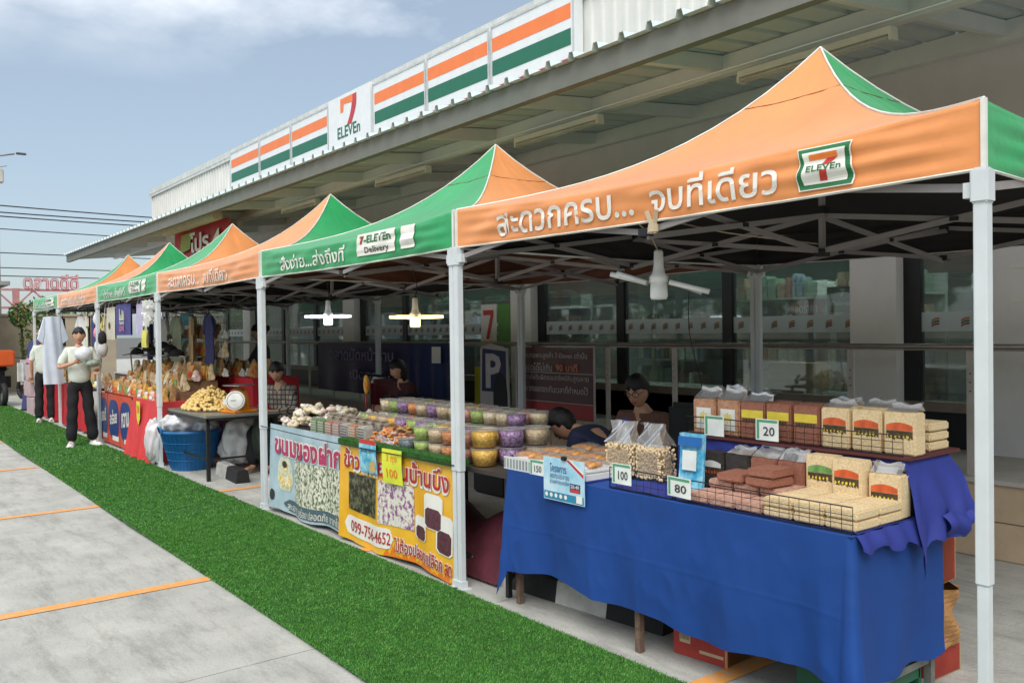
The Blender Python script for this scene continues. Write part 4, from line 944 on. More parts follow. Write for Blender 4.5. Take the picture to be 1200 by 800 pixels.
# black wire fences
wire_m = M('black_wire', '#141414', .4)
def wire_fence(x, ya, yb, z, h, label):
    t = thing('wire_fence', label, 'wire guard', (x, ya, z))
    f = MB(); f.tube([(0, 0, 0), (0, 0, h), (0, yb-ya, h), (0, yb-ya, 0), (0, 0, 0)], .0028, 6); part('frame', f, wire_m, t)
    n = int(abs(yb-ya)/.045); w_ = MB()
    for i in range(1, n): y = (yb-ya)*i/n; w_.tube([(0, y, 0), (0, y, h)], .0014, 4)
    for i in (1, 2): w_.tube([(0, 0, h*i/3), (0, yb-ya, h*i/3)], .0014, 4)
    part('wires', w_, wire_m, t, kind='stuff')
wire_fence(.068, 1.815, 1.405, ZT+.018, .10, 'short black wire guard in front of the peanut bags')
wire_fence(.068, 1.39, .515, ZT+.018, .10, 'long black wire guard along the front of the lower packs')
wire_fence(.488, 1.68, .54, 1.02, .085, 'black wire guard along the edge of the upper shelf')
# price cards
card_w = M('price_card', '#dfe3dc', .4); card_g = M('card_green', '#4f9a72', .5)
def price(loc, w, h, txt, label, rz=0.0):
    b = MB(); P = facing(0, 0, h/2)
    b.m = 0; b.lohi((0, -w/2, 0), (.003, w/2, h)); b.m = 1
    b.poly([P(-w/2+.006, h/2-.006, .0006), P(-w/2+.006, -h/2+.006, .0006), P(-w/2+.02, -h/2+.006, .0006), P(-w/2+.02, h/2-.006, .0006)])
    b.poly([P(-w/2+.006, h/2-.004, .0008), P(-w/2+.006, h/2-.016, .0008), P(w/2-.006, h/2-.016, .0008), P(w/2-.006, h/2-.004, .0008)])
    b.m = 2; txt and write(b, txt, w*.5, h*.42, lambda u, v, d=0: P(u+.012, v-.006, d), .01)
    single('price_card', b, [card_w, card_g, print_k], label, 'price card', loc, rz)
price((.480, 1.19, 1.025), .125, .10, '20', 'white and green price card reading 20 on the upper shelf')
price((.480, 1.50, 1.02), (.12), .10, None, 'white price card in front of the white-labelled packs')
price((.058, 1.725, ZT+.045), .13, .10, '100', 'price card clipped left on the short wire guard before the peanuts')
price((.058, 1.36, ZT+.035), .15, .09, '80', 'price card leaning at the joint of the two lower wire guards', -.1)
price((.046, 2.36, ZT+.01), .12, .085, '150', 'price card reading 150 on the white rack at the left table end')
# white slotted rack edge under the pastries
t = thing('white_rack', 'white slotted plastic rack under the pastry trays', 'rack', (.4, 2.3, ZT+.014))
b = MB(); b.lohi((.05, 2.04, ZT+.014), (.058, 2.66, ZT+.085)); wpart('front_strip', b, white_steel, t)
for i in range(22): b = MB(); b.lohi((.0475, 2.055+i*.028, ZT+.024), (.0495, 2.068+i*.028, ZT+.075)); wpart('slot', b, M('slot_shadow_grey', '#8b8f8c', .7), t)
b = MB(); b.lohi((.06, 1.98, ZT+.014), (.74, 2.66, ZT+.022)); wpart('mat', b, navy_cloth, t)
# pastry trays
foam = M('white_foam', '#dcdcd8', .6, .03); bun = M('baked_crust', '#c98c4e', .55, .3, 22, .3, 60)
def tray(loc, rz, label, first=[None]):
    if first[0] is None:
        t = thing('pastry_tray', label, 'pastry tray', loc, rz)
        b = MB(); b.rbox((0, 0, .012), (.19, .14, .024), .008); part('foam_tray', b, foam, t)
        for i in range(3): b = MB(); b.ball((0, -.042+.042*i, .036), .024, 2, .04, (2.9, .95, .8)); part('pastry', b, bun, t)
        b = MB(); b.grid(lambda u, v: ((u-.5)*.19, (v-.5)*.14, .024+.042*(math.sin(u*PI)*math.sin(v*PI))**.35+.002*math.sin(u*30+v*22)), 14, 12); part('cling_film', b, film, t)
        first[0] = t; return t
    return dup(first[0], loc, rz, label)
n_ = 0
pos = [(.17, 2.55), (.17, 2.39), (.17, 2.22), (.38, 2.58), (.38, 2.42), (.38, 2.25), (.60, 2.56), (.60, 2.38), (.60, 2.20), (.17, 2.07), (.38, 2.09)]
for i, (x, y) in enumerate(pos):
    where = ['front left corner', 'front row second from the left', 'front row third from the left', 'middle row at the left', 'middle row second from the left', 'middle row third from the left', 'back row at the left', 'back row in the middle', 'back row at the right', 'front row at the right, beside the peanuts', 'middle row at the right, beside the peanuts'][i]
    tray((x, y, ZT+.055), rnd(-.12, .12), 'film-wrapped foam tray of browned pastries, '+where)
b = MB(); b.lohi((.07, 1.99, ZT+.023), (.72, 2.65, ZT+.052)); single('tray_board', b, foam, 'flat white board carrying the pastry trays', 'board')
# bags of peanuts
nut = M('pale_peanut', '#dcc39a', .7, .15, 80, .2, 120)
def nutbag(loc, label, rz):
    t = thing('peanut_bag', label, 'bag', loc, rz)
    b = MB(); random.seed(int(loc[1]*100))
    b.rbox((0, 0, .085), (.10, .185, .16), .03)
    part('nut_fill', b, nut, t)
    b = MB()
    for i in range(420):
        f = random.choice([0, 0, 0, 1, 2]); y = rnd(-.088, .088); z = rnd(.012, .165)
        p = (-.052, y, z) if f == 0 else ((rnd(-.05, .05), rnd(-.085, .085), .168) if f == 1 else (rnd(-.05, .05), -.093, z)); b.ball(p, .0075, 1, .1, (1, .8, 1.3))
    part('peanuts', b, nut, t, kind='stuff')
    b = MB(); b.rbox((0, 0, .09), (.118, .20, .178), .028); part('clear_bag', b, film, t)
    b = MB(); ph = rnd(0, 5)
    b.grid(lambda u, v: (-.05*(1-v)-.01*v+.012*math.sin(u*9+ph+v*6), (u-.5)*(.19-.05*math.sin(v*2.4)), .178+.115*v), 12, 10)
    b.grid(lambda u, v: (.05*(1-v)+.01*v+.012*math.sin(u*8+ph+v*5), (u-.5)*(.19-.05*math.sin(v*2.4)), .178+.115*v), 12, 10)
    part('bag_neck', b, clear('bag_neck_film', '#f4f6f8', .12, .25, .22, .35) if 'bag_neck_film' not in MATS else MATS['bag_neck_film'], t)
nutbag((.36, 2.0, ZT+.02), 'clear bag of pale peanuts, left one beside the pastry trays', .08); nutbag((.37, 1.79, ZT+.02), 'clear bag of pale peanuts, right one behind the price card', -.05)
# green-capped bottle behind the peanuts
t = thing('spray_bottle', 'pale bottle with green label and dark blue spray head behind the peanut bags', 'bottle', (.55, 2.18, ZT+.02))
b = MB(); b.lathe([(.035, 0), (.037, .02), (.037, .15), (.018, .2), (.015, .24)], n=16); part('bottle', b, clear('pale_blue_plastic', '#a9cfd8', .1, .1, .35), t)
b = MB(); b.lathe([(.0378, .05), (.0378, .13)], n=16); part('label', b, M('bottle_green', '#86b84a', .5), t)
b = MB(); b.rbox((-.02, 0, .262), (.075, .02, .03), .006); b.bar((-.03, 0, .25), (-.04, 0, .21), .008); part('spray_head', b, M('cap_blue', '#28408a', .5), t)
# blue pouch with white panel
cyan = M('cyan_pouch', '#2f9fc4', .4, .35, 16, .2, 30, ramp=(.4, .6), col2='#9fd6e2')
t = thing('payment_stand', 'bright blue and white upright sign pouch between peanut bags and black packs', 'sign', (.30, 1.50, ZT+.03), .05)
b = MB(); b.grid(lambda u, v: (-.006+.008*math.sin(v*PI)+.02*v, (u-.5)*.145, .26*v), 8, 8); b.grid(lambda u, v: (.012+.02*v, (u-.5)*.145, .26*v), 2, 2); part('pouch', b, cyan, t)
b = MB(); b.poly([(-.010, .042, .085), (-.010, -.042, .085), (-.004, -.042, .18), (-.004, .042, .18)]); part('white_panel', b, card_w, t)
b = MB(); b.poly([(-.004, .07, .2), (-.004, -.07, .2), (.004, -.07, .245), (.004, .07, .245)]); part('blue_header', b, M('deep_blue_print', '#1e63a8', .4), t)
b = MB(); b.lohi((-.03, -.07, -.01), (.05, .07, .0)); part('acrylic_base', b, film_top, t)
# hanging promotion sheet
t = thing('hanging_poster', 'light blue promotional sheet hanging on the front of the blue cloth', 'poster', (.02, 2.11, .66))
P = facing(0, 0, .11)
skyb = M('light_blue_print', '#8fc3da', .4, .2, 9, col2='#c4dde6')
b = MB(); b.lohi((0, -.16, 0), (.004, .16, .225)); part('sheet', b, [skyb], t)
b = MB(); b.m = 0; write(b, 'โครงการ', .13, .045, lambda u, v, d=0: P(u-.04, v+.062, d), .012)
write(b, 'ลดภาระประชาชน', .15, .028, lambda u, v, d=0: P(u-.03, v+.022, d), .004); write(b, 'ช่วยค่าครองชีพ', .15, .026, lambda u, v, d=0: P(u-.03, v-.008, d), .004)
part('lettering', b, [M('print_navy', '#2a4a78', .5)], t)
b = MB(); b.m = 0; b.poly([P(.05, -.005, .001), P(.05, -.05, .001), P(.13, -.05, .001), P(.13, -.005, .001)]); b.m = 1; b.poly([P(.055, -.032, .0015), P(.055, -.048, .0015), P(.125, -.048, .0015), P(.125, -.032, .0015)]); b.m = 2; write(b, '20-40', .065, .018, lambda u, v, d=0: P(u+.09, v-.019, d), .015)
part('badge', b, [M('print_dark_blue', '#28406a', .5), print_r, print_w], t)
b = MB(); b.m = 0; b.poly([P(-.155, -.065, .001), P(-.155, -.105, .001), P(.155, -.105, .001), P(.155, -.065, .001)]); b.m = 1
for i in range(5): b.poly([P(-.135+i*.038+.012*math.cos(a*PI/4), -.083+.012*math.sin(a*PI/4), .0018) for a in range(8)])
b.poly([P(.10, -.062, .002), P(.10, -.1, .002), P(.145, -.1, .002), P(.145, -.062, .002)])
part('footer_strip', b, [M('print_teal', '#2b7fa0', .5), print_w], t)
b = MB(); b.m = 0; b.poly([P(.02, .112, .001), P(.155, .03, .001), P(.155, .048, .001), P(.045, .112, .001)]); b.m = 1; b.poly([P(.045, .112, .0012), P(.155, .048, .0012), P(.155, .060, .0012), P(.065, .112, .0012)]); part('ribbon', b, [print_r, print_w], t)
b = MB(); b.rbox((-.004, -.01, .228), (.02, .035, .02), .004); part('clip', b, black_plastic, t)
# cartons under and beside the table
kraft = M('kraft_card', '#8a6f4d'); red_card = M('red_carton_print', '#a83a30', .7, .12, 10)
def carton(loc, d, rz, label, base=red_card, txt=None):
    t = thing('carton', label, 'carton', loc, rz, None)
    b = MB(); b.rbox((0, 0, d[2]/2), d, .006); part('box', b, base, t)
    b = MB(); b.lohi((-d[0]/2-.001, -d[1]/2+.0, d[2]*.0+.004), (d[0]/2+.001, -d[1]/2+.012, d[2]-.004)); b.lohi((-d[0]/2-.001, -.02, d[2]-.0), (d[0]/2+.001, .02, d[2]+.002)); part('tape', b, M('carton_tape', '#b9905c', .4), t)
    P = facing(-d[0]/2, 0, d[2]/2); b = MB(); b.m = 0
    b.poly([P(-.11, .03, .001), P(-.11, -.045, .001), P(-.05, -.045, .001), P(-.05, .03, .001)]); b.m = 1
    for i in range(7): b.poly([P(-.105+i*.0075, .02, .0016), P(-.105+i*.0075, -.03, .0016), P(-.1015+i*.0075, -.03, .0016), P(-.1015+i*.0075, .02, .0016)])
    b.m = 0; b.poly([P(-.0, -.06, .001), P(-.0, -.075, .001), P(.13, -.075, .001), P(.13, -.06, .001)])
    part('label_print', b, [M('carton_cream', '#cbb28e', .7), print_k], t)
carton((.34, 1.40, 0), (.24, .30, .22), R(6), 'red printed carton on the ground under the blue tablecloth')
carton((.93, .73, 0), (.24, .30, .13), R(-3), 'red and cream carton at the bottom of the pile behind the table end')
carton((.93, .735, .40), (.24, .28, .26), R(2), 'taller red and cream carton on top of the pile behind the table end')
t = thing('paper_bag', 'crumpled brown paper bag squeezed between the two red cartons', 'paper bag', (.93, .70, .13))
b = MB(); b.grid(lambda u, v: ((.11+.015*math.sin(u*31+v*5))*math.cos(u*2*PI)*(1+.1*math.sin(v*3)), (.15+.02*math.sin(u*23+v*9))*math.sin(u*2*PI), .262*v), 26, 12, smooth=False); part('paper', b, M('brown_paper', '#a97c4c', .85, .12, 8, .3, 30), t)
t = thing('green_crate', 'dark green plastic crate on the ground under the right table end', 'crate', (.45, .72, 0))
gm = M('green_crate_plastic', '#1f5a41', .5)
for z in (.02, .09, .16):
    for sy in (-.1525, .1525): part('side_slat', MB().box((0, sy, z), (.4, .015, .04)), gm, t)
for x in (-.2, .2): b = MB(); b.lohi((x-.01, -.16, 0), (x+.01, .16, .19)); part('end_panel', b, gm, t)

# ------------------------------------------------------------------ lamps hung from the tents
lamp_white = M('lamp_white_plastic', '#efefe9', .4)
def fan_lamp(loc, label, lit, blades, rz, tilt=0):
    t = thing('fan_lamp', label, 'lamp', loc, rz)
    b = MB(); b.lathe([(.018, .17), (.024, .16), (.026, .09), (.034, .05), (.05, .03), (.05, .0)], n=16); part('socket', b, lamp_white, t)
    em = lit or lamp_white
    b = MB(); b.lathe([(.044, .0), (.046, -.07), (.040, -.085), (.0, -.087)], n=16); part('centre_bulb', b, em, t)
    for i in range(blades):
        a = i*2*PI/blades; b = MB(); d = Vector((math.cos(a), math.sin(a), 0)); q = Vector((-d.y, d.x, 0)); dz = tilt*(1 if i else -1)
        b.grid(lambda u, v: d*(.06+.155*u)+q*(v-.5)*.062*(1-.75*max(0, u-.86)/.14*abs(v-.5)*2)+Vector((0, 0, .016+dz*u)), 8, 4); b.grid(lambda u, v: d*(.06+.155*u)+q*(.5-v)*.062*(1-.75*max(0, u-.86)/.14*abs(v-.5)*2)+Vector((0, 0, -.014+dz*u)), 8, 4)
        b.tube([d*.06+q*.031+Vector((0, 0, .001)), d*.215+q*.024+Vector((0, 0, .001+dz))], .015, 6); b.tube([d*.06-q*.031+Vector((0, 0, .001)), d*.26-q*.024+Vector((0, 0, .001+dz))], .015, 6)
        part('lamp_blade', b, em, t)
    return t
fan_lamp((.42, 1.80, 1.79), 'unlit white two-winged bulb lamp hanging under the nearest tent', None, 2, R(-58), .055)
warm = emis('warm_glow', '#ffdf9a', 2.2); cool = emis('cool_glow', '#f2f6ff', 2.2)
fan_lamp((1.0, 5.17, 1.68), 'lit warm yellow folding fan lamp over the tubs of snacks', warm, 3, R(-50))
fan_lamp((1.0, 6.88, 1.72), 'lit cool white folding fan lamp beside the warm one', cool, 3, R(-50))
def cable(pts, r, m, label, n=14):
    P = [Vector(p) for p in pts]; out = []
    for i in range(len(P)-1):
        p0 = P[max(0, i-1)]; p1 = P[i]; p2 = P[i+1]; p3 = P[min(len(P)-1, i+2)]
        for k in range(n):
            s_ = k/n; out.append(.5*((2*p1)+(p2-p0)*s_+(2*p0-5*p1+4*p2-p3)*s_*s_+(3*p1-p0-3*p2+p3)*s_**3))
    out.append(P[-1]); b = MB(); b.tube(out, r, 6); return single('cable', b, m, label, 'cable')
wc = M('cream_flex', '#b9a98c', .5)
cable([(.42, 1.80, 1.95), (.40, 1.84, 2.04), (.30, 1.86, 2.12), (.15, 1.75, 2.13), (.08, 1.56, 2.10), (.02, 1.45, 2.0), (.2, 1.52, 2.06), (.7, 1.56, 2.04), (1.44, 1.53, 2.02)], .004, wc, 'cream lamp flex looping over the frame of the nearest tent')
cable([(1.0, 5.17, 1.84), (1.02, 5.17, 1.95), (1.0, 5.2, 2.1)], .004, black_plastic, 'black flex holding the warm fan lamp'); cable([(1.0, 6.88, 1.88), (1.02, 6.9, 1.95), (1.0, 6.9, 2.1)], .004, black_plastic, 'black flex holding the cool fan lamp')
cable([(3.1, 3.9, 1.9), (3.05, 3.85, 1.5), (3.1, 3.75, 1.0), (3.12, 3.7, .6)], .004, black_plastic, 'thin black cable hanging in front of the shop glass')
t = thing('spring_clip', 'cream clothes-peg clip holding the lamp flex to the orange valence', 'clip', (-.005, 1.44, 2.03))
b = MB(); b.rbox((0, 0, -.02), (.03, .05, .05), .008); part('jaw', b, wc, t); b = MB(); b.bar((0, -.01, .0), (-.01, -.03, .06), .012, .02); b.bar((0, .01, .0), (-.01, .03, .06), .012, .02); part('handle', b, wc, t)
cable([(-.026, 6.12, .74), (-.03, 4.7, .73), (-.026, 3.06, .745)], .0035, dark_m, 'dark cord strung between the two tent legs across the banners')

# ------------------------------------------------------------------ stall with the two banners
t = thing('folding_table', 'dark folding table loaded with snack tubs behind the banners', 'table', (.5, 4.35, 0))
b = MB(); b.lohi((.08, 2.66, .70), (.88, 6.0, .725)); wpart('tabletop', b, M('dark_tabletop', '#3a342f', .6), t)
for x in (.12, .84):
    for y in (2.72, 4.2, 5.9): b = MB(); b.lohi((x-.014, y-.014, 0), (x+.014, y+.014, .70)); wpart('leg', b, black_plastic, t)
b = MB(); b.bar((.12, 2.72, .1), (.84, 2.72, .62), .02); wpart('brace', b, black_plastic, t)
b = MB(); b.grid(lambda u, v: (.16+.6*u, 2.9+.35*math.sin(v*3)*.1+1.6*v, .02+.33*math.sin(u*PI)*(1+.2*math.sin(v*14))), 12, 24); single('storage_sack', b, M('maroon_sack', '#5a2430', .8, .2, 8, .3, 20), 'maroon cloth bundle stored under the snack tub table', 'sack')
def sheet(y0, y1, z0, z1, ph, amp=.012):
    def f(s, v):      # s 0..1 from y1 (left) to y0 (right); v 0..1 bottom to top
        y = y1+(y0-y1)*s
        z = z0+(z1-z0)*v+.015*math.sin(s*9+ph)*(1-v)
        return Vector((.035-amp*math.sin(s*13+ph)*(1-v)-.006*math.sin(s*31+ph)*(.4+.6*(1-v))-.05*(1-v)*.3, y, z))
    def P(u, v, d=0):
        s = .5+u/(y1-y0); vv = .5+v/(z1-z0); p = f(max(0, min(1, s)), max(0, min(1, vv))); p.x -= d+.002; return p
    return f, P
grey_blue = M('pale_blue_vinyl', '#93adb8', .35, .1, 3, .05, 8, col2='#b9ccd2')
ph_m = M('food_photo_print', '#5c6a3c', .4, 0, 34, col2='#e2e0d0', detail=6, ramp=(.42, .56)); ph_y = M('yellow_photo_print', '#e0b93e', .4, .3, 30, col2='#e8e4cf', ramp=(.45, .6)); slate = M('slate_print', '#54686f', .4, .1)
f, P = sheet(4.62, 6.05, .03, .765, .5, .02)
t = thing('vinyl_banner', 'grey-blue banner with crimson Thai title hanging on the table front', 'banner', (.03, 5.33, .02))
b = MB(); b.grid(lambda u, v: f(u, v), 60, 14); wpart('sheet', b, grey_blue, t)
b = MB(); b.m = 0; 
def panel(b, P, u0, u1, v0, v1, d=.0015, n=10, round_=0):
    for i in range(n):
        a = u0+(u1-u0)*i/n; c = u0+(u1-u0)*(i+1)/n; ia = 0; ic = 0
        if round_:
            ea = min(a-u0, u1-a); ec = min(c-u0, u1-c); ia = max(0, round_-math.sqrt(max(0, round_**2-max(0, round_-ea)**2))); ic = max(0, round_-math.sqrt(max(0, round_**2-max(0, round_-ec)**2)))
        for k in range(3):
            q0, q1 = k/3, (k+1)/3
            b.poly([P(a, v0+ia+(v1-v0-2*ia)*q0, d), P(c, v0+ic+(v1-v0-2*ic)*q0, d), P(c, v0+ic+(v1-v0-2*ic)*q1, d), P(a, v0+ia+(v1-v0-2*ia)*q1, d)])
b.m = 0; panel(b, P, -.22, .69, -.26, .10, .0015, 14); b.m = 1; panel(b, P, -.53, -.26, -.19, .10, .0015, 5, .08)
b.m = 2; panel(b, P, -.40, .71, -.345, -.25, .003, 14, .04)
b.m = 3
for (u, v, r) in ((-.44, -.10, .06), (-.34, -.10, .055), (-.39, .03, .05)): b.poly([P(u+r*math.cos(a*PI/6), v+r*math.sin(a*PI/6), .004) for a in range(12)])
b.m = 4; b.poly([P(-.39+.045*math.cos(a*PI/5), .04+.03*math.sin(a*PI/5), .006) for a in range(10)]); b.poly([P(-.62+.05*math.cos(a*PI/5), -.25+.05*math.sin(a*PI/5), .004) for a in range(10)])
wpart('photo_print', b, [ph_m, M('soft_yellow_print', '#c9cdb4', .4, .2, 20), slate, ph_y, print_k], t)
b = MB(); b.m = 0; write(b, 'ขนมของฝาก', 1.26, .20, lambda u, v, d=0: P(u+.04, v+.205-.0*u, d), .075, .004); b.m = 1; write(b, 'ขนมของฝาก', 1.26, .18, lambda u, v, d=0: P(u+.04, v+.205, d), .028, .008)
b.m = 0; write(b, 'สะอาด อร่อย ปลอดภัย จากใจ', .98, .07, lambda u, v, d=0: P(u+.15, v-.30, d), .006, .006)
wpart('lettering', b, [print_w, M('crimson_print', '#b23260', .5)], t)
yel = M('yellow_vinyl', '#e3a51e', .35, .1, 3, .05, 8, col2='#ecb93a'); f2, P2 = sheet(3.10, 4.66, .02, .745, 2.1, .014)
t = thing('vinyl_banner', 'bright yellow banner with red Thai title, food photos and a phone number', 'banner', (.03, 3.88, .02))
b = MB(); b.grid(lambda u, v: f2(u, v)+Vector((-.012, 0, 0)), 60, 14); wpart('sheet', b, yel, t)
Pq = lambda u, v, d=0: P2(u, v, d+.012)
b = MB(); b.m = 0; panel(b, Pq, -.65, -.23, -.13, .145); b.m = 1; panel(b, Pq, -.19, .27, -.15, .145)
b.m = 2; panel(b, Pq, -.70, .02, -.315, -.175, .002, 18, .07)
for (u, v, r, h_) in ((.36, -.13, .075, .10), (.52, -.0, .11, .14), (.66, -.12, .10, .15)):
    b.m = 2; panel(b, Pq, u-r, u+r, v-h_*.6, v+h_, .003, 6, .02); b.m = 3; panel(b, Pq, u-r*.85, u+r*.85, v-h_*.55, v+h_*.35, .0045, 6, .02)
b.m = 4
for i in range(12): u = -.1+i*.075; h_ = .05+.03*math.sin(i*2.1); b.poly([Pq(u, -.36, .0015), Pq(u+.085, -.36, .0015), Pq(u+.04, -.36+h_, .0015)])
wpart('photo_print', b, [M('dark_food_print', '#2a251c', .4, 0, 26, col2='#75765a', ramp=(.45, .65)), M('purple_food_print', '#8a4f86', .4, 0, 30, col2='#dcd9c9', ramp=(.4, .52)), print_w, M('plum_print', '#59303c', .4, .4, 40), M('flame_orange_print', '#e07a1f', .4)], t)
b = MB(); b.m = 0; write(b, 'ข้าวเหนียวมูนบ้านบึง', 1.42, .20, lambda u, v, d=0: Pq(u+.0, v+.225, d), .07, .004); write(b, 'ไม่ต้องปลอกเปลือก สด', .72, .11, lambda u, v, d=0: Pq(u+.40, v-.27, d), .06, .004)
b.m = 1; write(b, 'ข้าวเหนียวมูนบ้านบึง', 1.42, .185, lambda u, v, d=0: Pq(u+.0, v+.225, d), .022, .008); write(b, 'ไม่ต้องปลอกเปลือก สด', .72, .10, lambda u, v, d=0: Pq(u+.40, v-.27, d), .015, .008)
write(b, '099-756-4652', .60, .085, lambda u, v, d=0: Pq(u-.31, v-.245, d), .006, .006)
wpart('lettering', b, [print_w, M('deep_red_print', '#b2272d', .5)], t)
t = thing('turf_strip', 'narrow green turf strip along the table edge above the yellow banner', 'turf strip', (.03, 3.9, .73))
b = MB(); b.lohi((.0, 3.08, .725), (.10, 4.66, .765)); wpart('backing', b, turf_base_m, t)
b = MB()
for i in range(2600):
    y = rnd(3.08, 4.66); s_ = rnd(0, 1); z = .765 if s_ < .4 else rnd(.73, .765); x = rnd(0, .1) if s_ < .4 else 0; a = rnd(0, 6)
    b.poly([(x, y-.003, z), (x, y+.003, z), (x-rnd(.0, .016), y+rnd(-.008, .008), z+rnd(.004, .016))])
wpart('blades', b, blade_ms[0], t, kind='stuff')
def card(name, y, z0, w, h, mats, fn, label, rz=0, x=-.012):
    b = MB(); b.m = 0; b.grid(lambda u, v: (-.012*math.sin(v*2.2), (u-.5)*w, h*v), 4, 6); fn(b, lambda u, v, d=0: (-.012*math.sin((v/h+.5)*2.2)-d-.001, -u, h/2+v)); single(name, b, mats, label, 'notice', (x, y, z0), rz)
def f_blue(b, P):
    b.m = 1; b.poly([P(-.12, .09, .001), P(-.12, .12, .001), P(.12, .12, .001), P(.12, .09, .001)][::-1]); b.m = 2; write(b, 'สแกนจ่าย', .18, .03, lambda u, v, d=0: P(u, v+.045, d), .01); b.m = 3; b.poly([P(.0, -.10, .001), P(.10, -.10, .001), P(.10, -.02, .001), P(.03, -.03, .001)])
card('blue_notice', 4.16, .565, .25, .225, [cyan, print_r, M('print_navy', '#2a4a78'), M('tan_print', '#cfae6a', .5)], f_blue, 'small blue notice with red header clipped on the yellow banner')
fluo = M('fluorescent_card', '#dde23c', .5)
def f_fl(b, P): b.m = 1; write(b, '3 ถุง', .13, .06, lambda u, v, d=0: P(u, v+.05, d), .008); write(b, '100', .13, .06, lambda u, v, d=0: P(u, v-.045, d), .008)
card('price_notice', 3.82, .53, .24, .235, [fluo, print_o], f_fl, 'fluorescent yellow notice with orange handwriting clipped on the yellow banner', .06)

# snack tubs
tubfilm = clear('tub_plastic', '#fefefe', .0, .2, .03, .2)
lidm = clear('tub_lid', '#fdfdfd', .03, .2, .16, .3)
SNK = {n_: M('snack_'+n_, a, .6, 0, 60, .6, 90, col2=c, ramp=(.42, .6)) for n_, a, c in (('yellow', '#d9a02a', '#efc95a'), ('purple', '#7d4d7c', '#b59ac0'), ('beige', '#bda27c', '#dcc9a6'), ('orange', '#c2702c', '#e7a768'), ('green', '#8fae4a', '#c3cf7c'), ('pink', '#cf8a78', '#e8b9a6'), ('grey', '#4e5a5c', '#79878a'), ('cream', '#d3bd92', '#efe3c4'))}
TUB = {}
def tub(kind, loc, label, big, group=None):
    key = (kind, big)
    if key not in TUB:
        r, h = (.086, .112) if big else (.068, .095)
        q = []
        b = MB(); b.lathe([(r*.815, .004), (r*.93, h*.6), (r*.965, h*.88), (r*.6, h*.93), (0, h*.94)], n=20, wob=.015); q.append(('snack_fill', b.mesh('snack_fill', SNK[kind])))
        b = MB(); b.lathe([(r*.83, 0), (r*.99, h*.93)], n=20); q.append(('tub_wall', b.mesh('tub_wall', tubfilm)))
        b = MB(); b.lathe([(r*.99, h*.93), (r*1.06, h*.935), (r*1.06, h*.99), (r*.93, h), (r*.9, h*.975), (0, h*.975)], n=20); q.append(('lid', b.mesh('lid', lidm)))
        TUB[key] = q
    t = thing('snack_tub', label, 'snack tub', loc, rnd(0, 6), group)
    for n_, me_ in TUB[key]: link(n_, me_, t)
zt_ = .727
def stack(kind, x, y, n, big, where):
    h = .114 if big else .097
    for i in range(n): tub(kind, (x+rnd(-.003, .003), y+rnd(-.003, .003), zt_+h*i), ('upper' if i == n-1 and n > 1 else 'lower' if n > 1 else 'single')+' lidded tub of '+kind+' snack '+where, big)
stack('yellow', .18, 3.03, 2, True, 'in the front corner right of the double leg'); stack('purple', .335, 2.955, 2, True, 'next to the yellow ones'); stack('beige', .50, 2.915, 2, True, 'at the right table end')
for kind, y in (('pink', 3.22), ('orange', 3.38), ('beige', 3.54), ('green', 3.72)): stack(kind, .17, y, 2, False, {'pink': 'in the front row just left of the double leg', 'orange': 'second left of the double leg', 'beige': 'beside the green tubs in the front row', 'green': 'beside the grey tub in the front row'}[kind])
stack('grey', .15, 3.89, 1, False, 'at the front edge above the blue notice')
random.seed(11)
for x in (.36, .54, .72):
    y = 3.16
    while y < 5.0:
        kind = random.choice(['yellow', 'cream', 'pink', 'purple', 'orange', 'green', 'beige', 'yellow', 'cream', 'cream', 'green'])
        for i in range({.36: 2, .54: 3, .72: 3}[x]-(rnd(0, 1) < .1)): tub(kind, (x+rnd(-.01, .01), y, zt_+.097*i), 'lidded tub of '+kind+' snack in the back rows on the banner table', False, 'tubs of '+kind+' snack in the back rows')
        y += .142
# bag pile of orange crisps, lettered box row, mound of wrapped sweets
t = thing('crisp_bag', 'large clear bag of orange-pink crisps lying between tubs and packets', 'bag', (.22, 4.2, zt_))
b = MB(); random.seed(5)
for i in range(360):
    y_ = rnd(-.18, .18); b.ball((rnd(-.11, .11), y_, .01+.14*rnd(0, 1)*math.cos(y_*7)), .019, 1, .25, (1.4, 1, .45))
part('crisps', b, SNK['orange'], t, kind='stuff')
b = MB(); b.grid(lambda u, v: ((v-.5)*.25, (u-.5)*.42, .155*(math.sin(u*PI)*math.sin(v*PI))**.4+.006*math.sin(u*21+v*9)), 18, 10); part("clear_bag", b, MATS['tub_plastic'], t)
cols_ = ['#c9c6ba', '#cf8a4a', '#c5bfb4', '#b98e86', '#c98058', '#6f8f46', '#7a9a50']; 
pk_names = ['white', 'orange', 'cream', 'dusty pink', 'salmon', 'olive green', 'leaf green']
y = 4.47
for i, (c_, nm) in enumerate(zip(cols_, pk_names)):
    t = thing('snack_packet', nm+' striped packet standing in the row behind the grey-blue banner', 'packet', (.13, y, zt_))
    w_ = .13; b = MB(); b.rbox((0, 0, .065), (.09, w_*.95, .13), .012); part('packet_body', b, M('packet_'+str(i), c_, .5, .2, 30), t)
    b = MB(); P = facing(-.0455, 0, .065); n__ = 5
    for k in range(n__): b.poly([P(-.05, .05-k*.02, .001), P(-.05, .042-k*.02, .001), P(.05, .042-k*.02, .001), P(.05, .05-k*.02, .001)])
    part('printed_lines', b, print_w if i not in (0, 2) else print_k, t)
    b = MB(); b.rbox((0, 0, .068), (.10, w_*.99, .142), .014); part('wrapping', b, film, t); y += .135
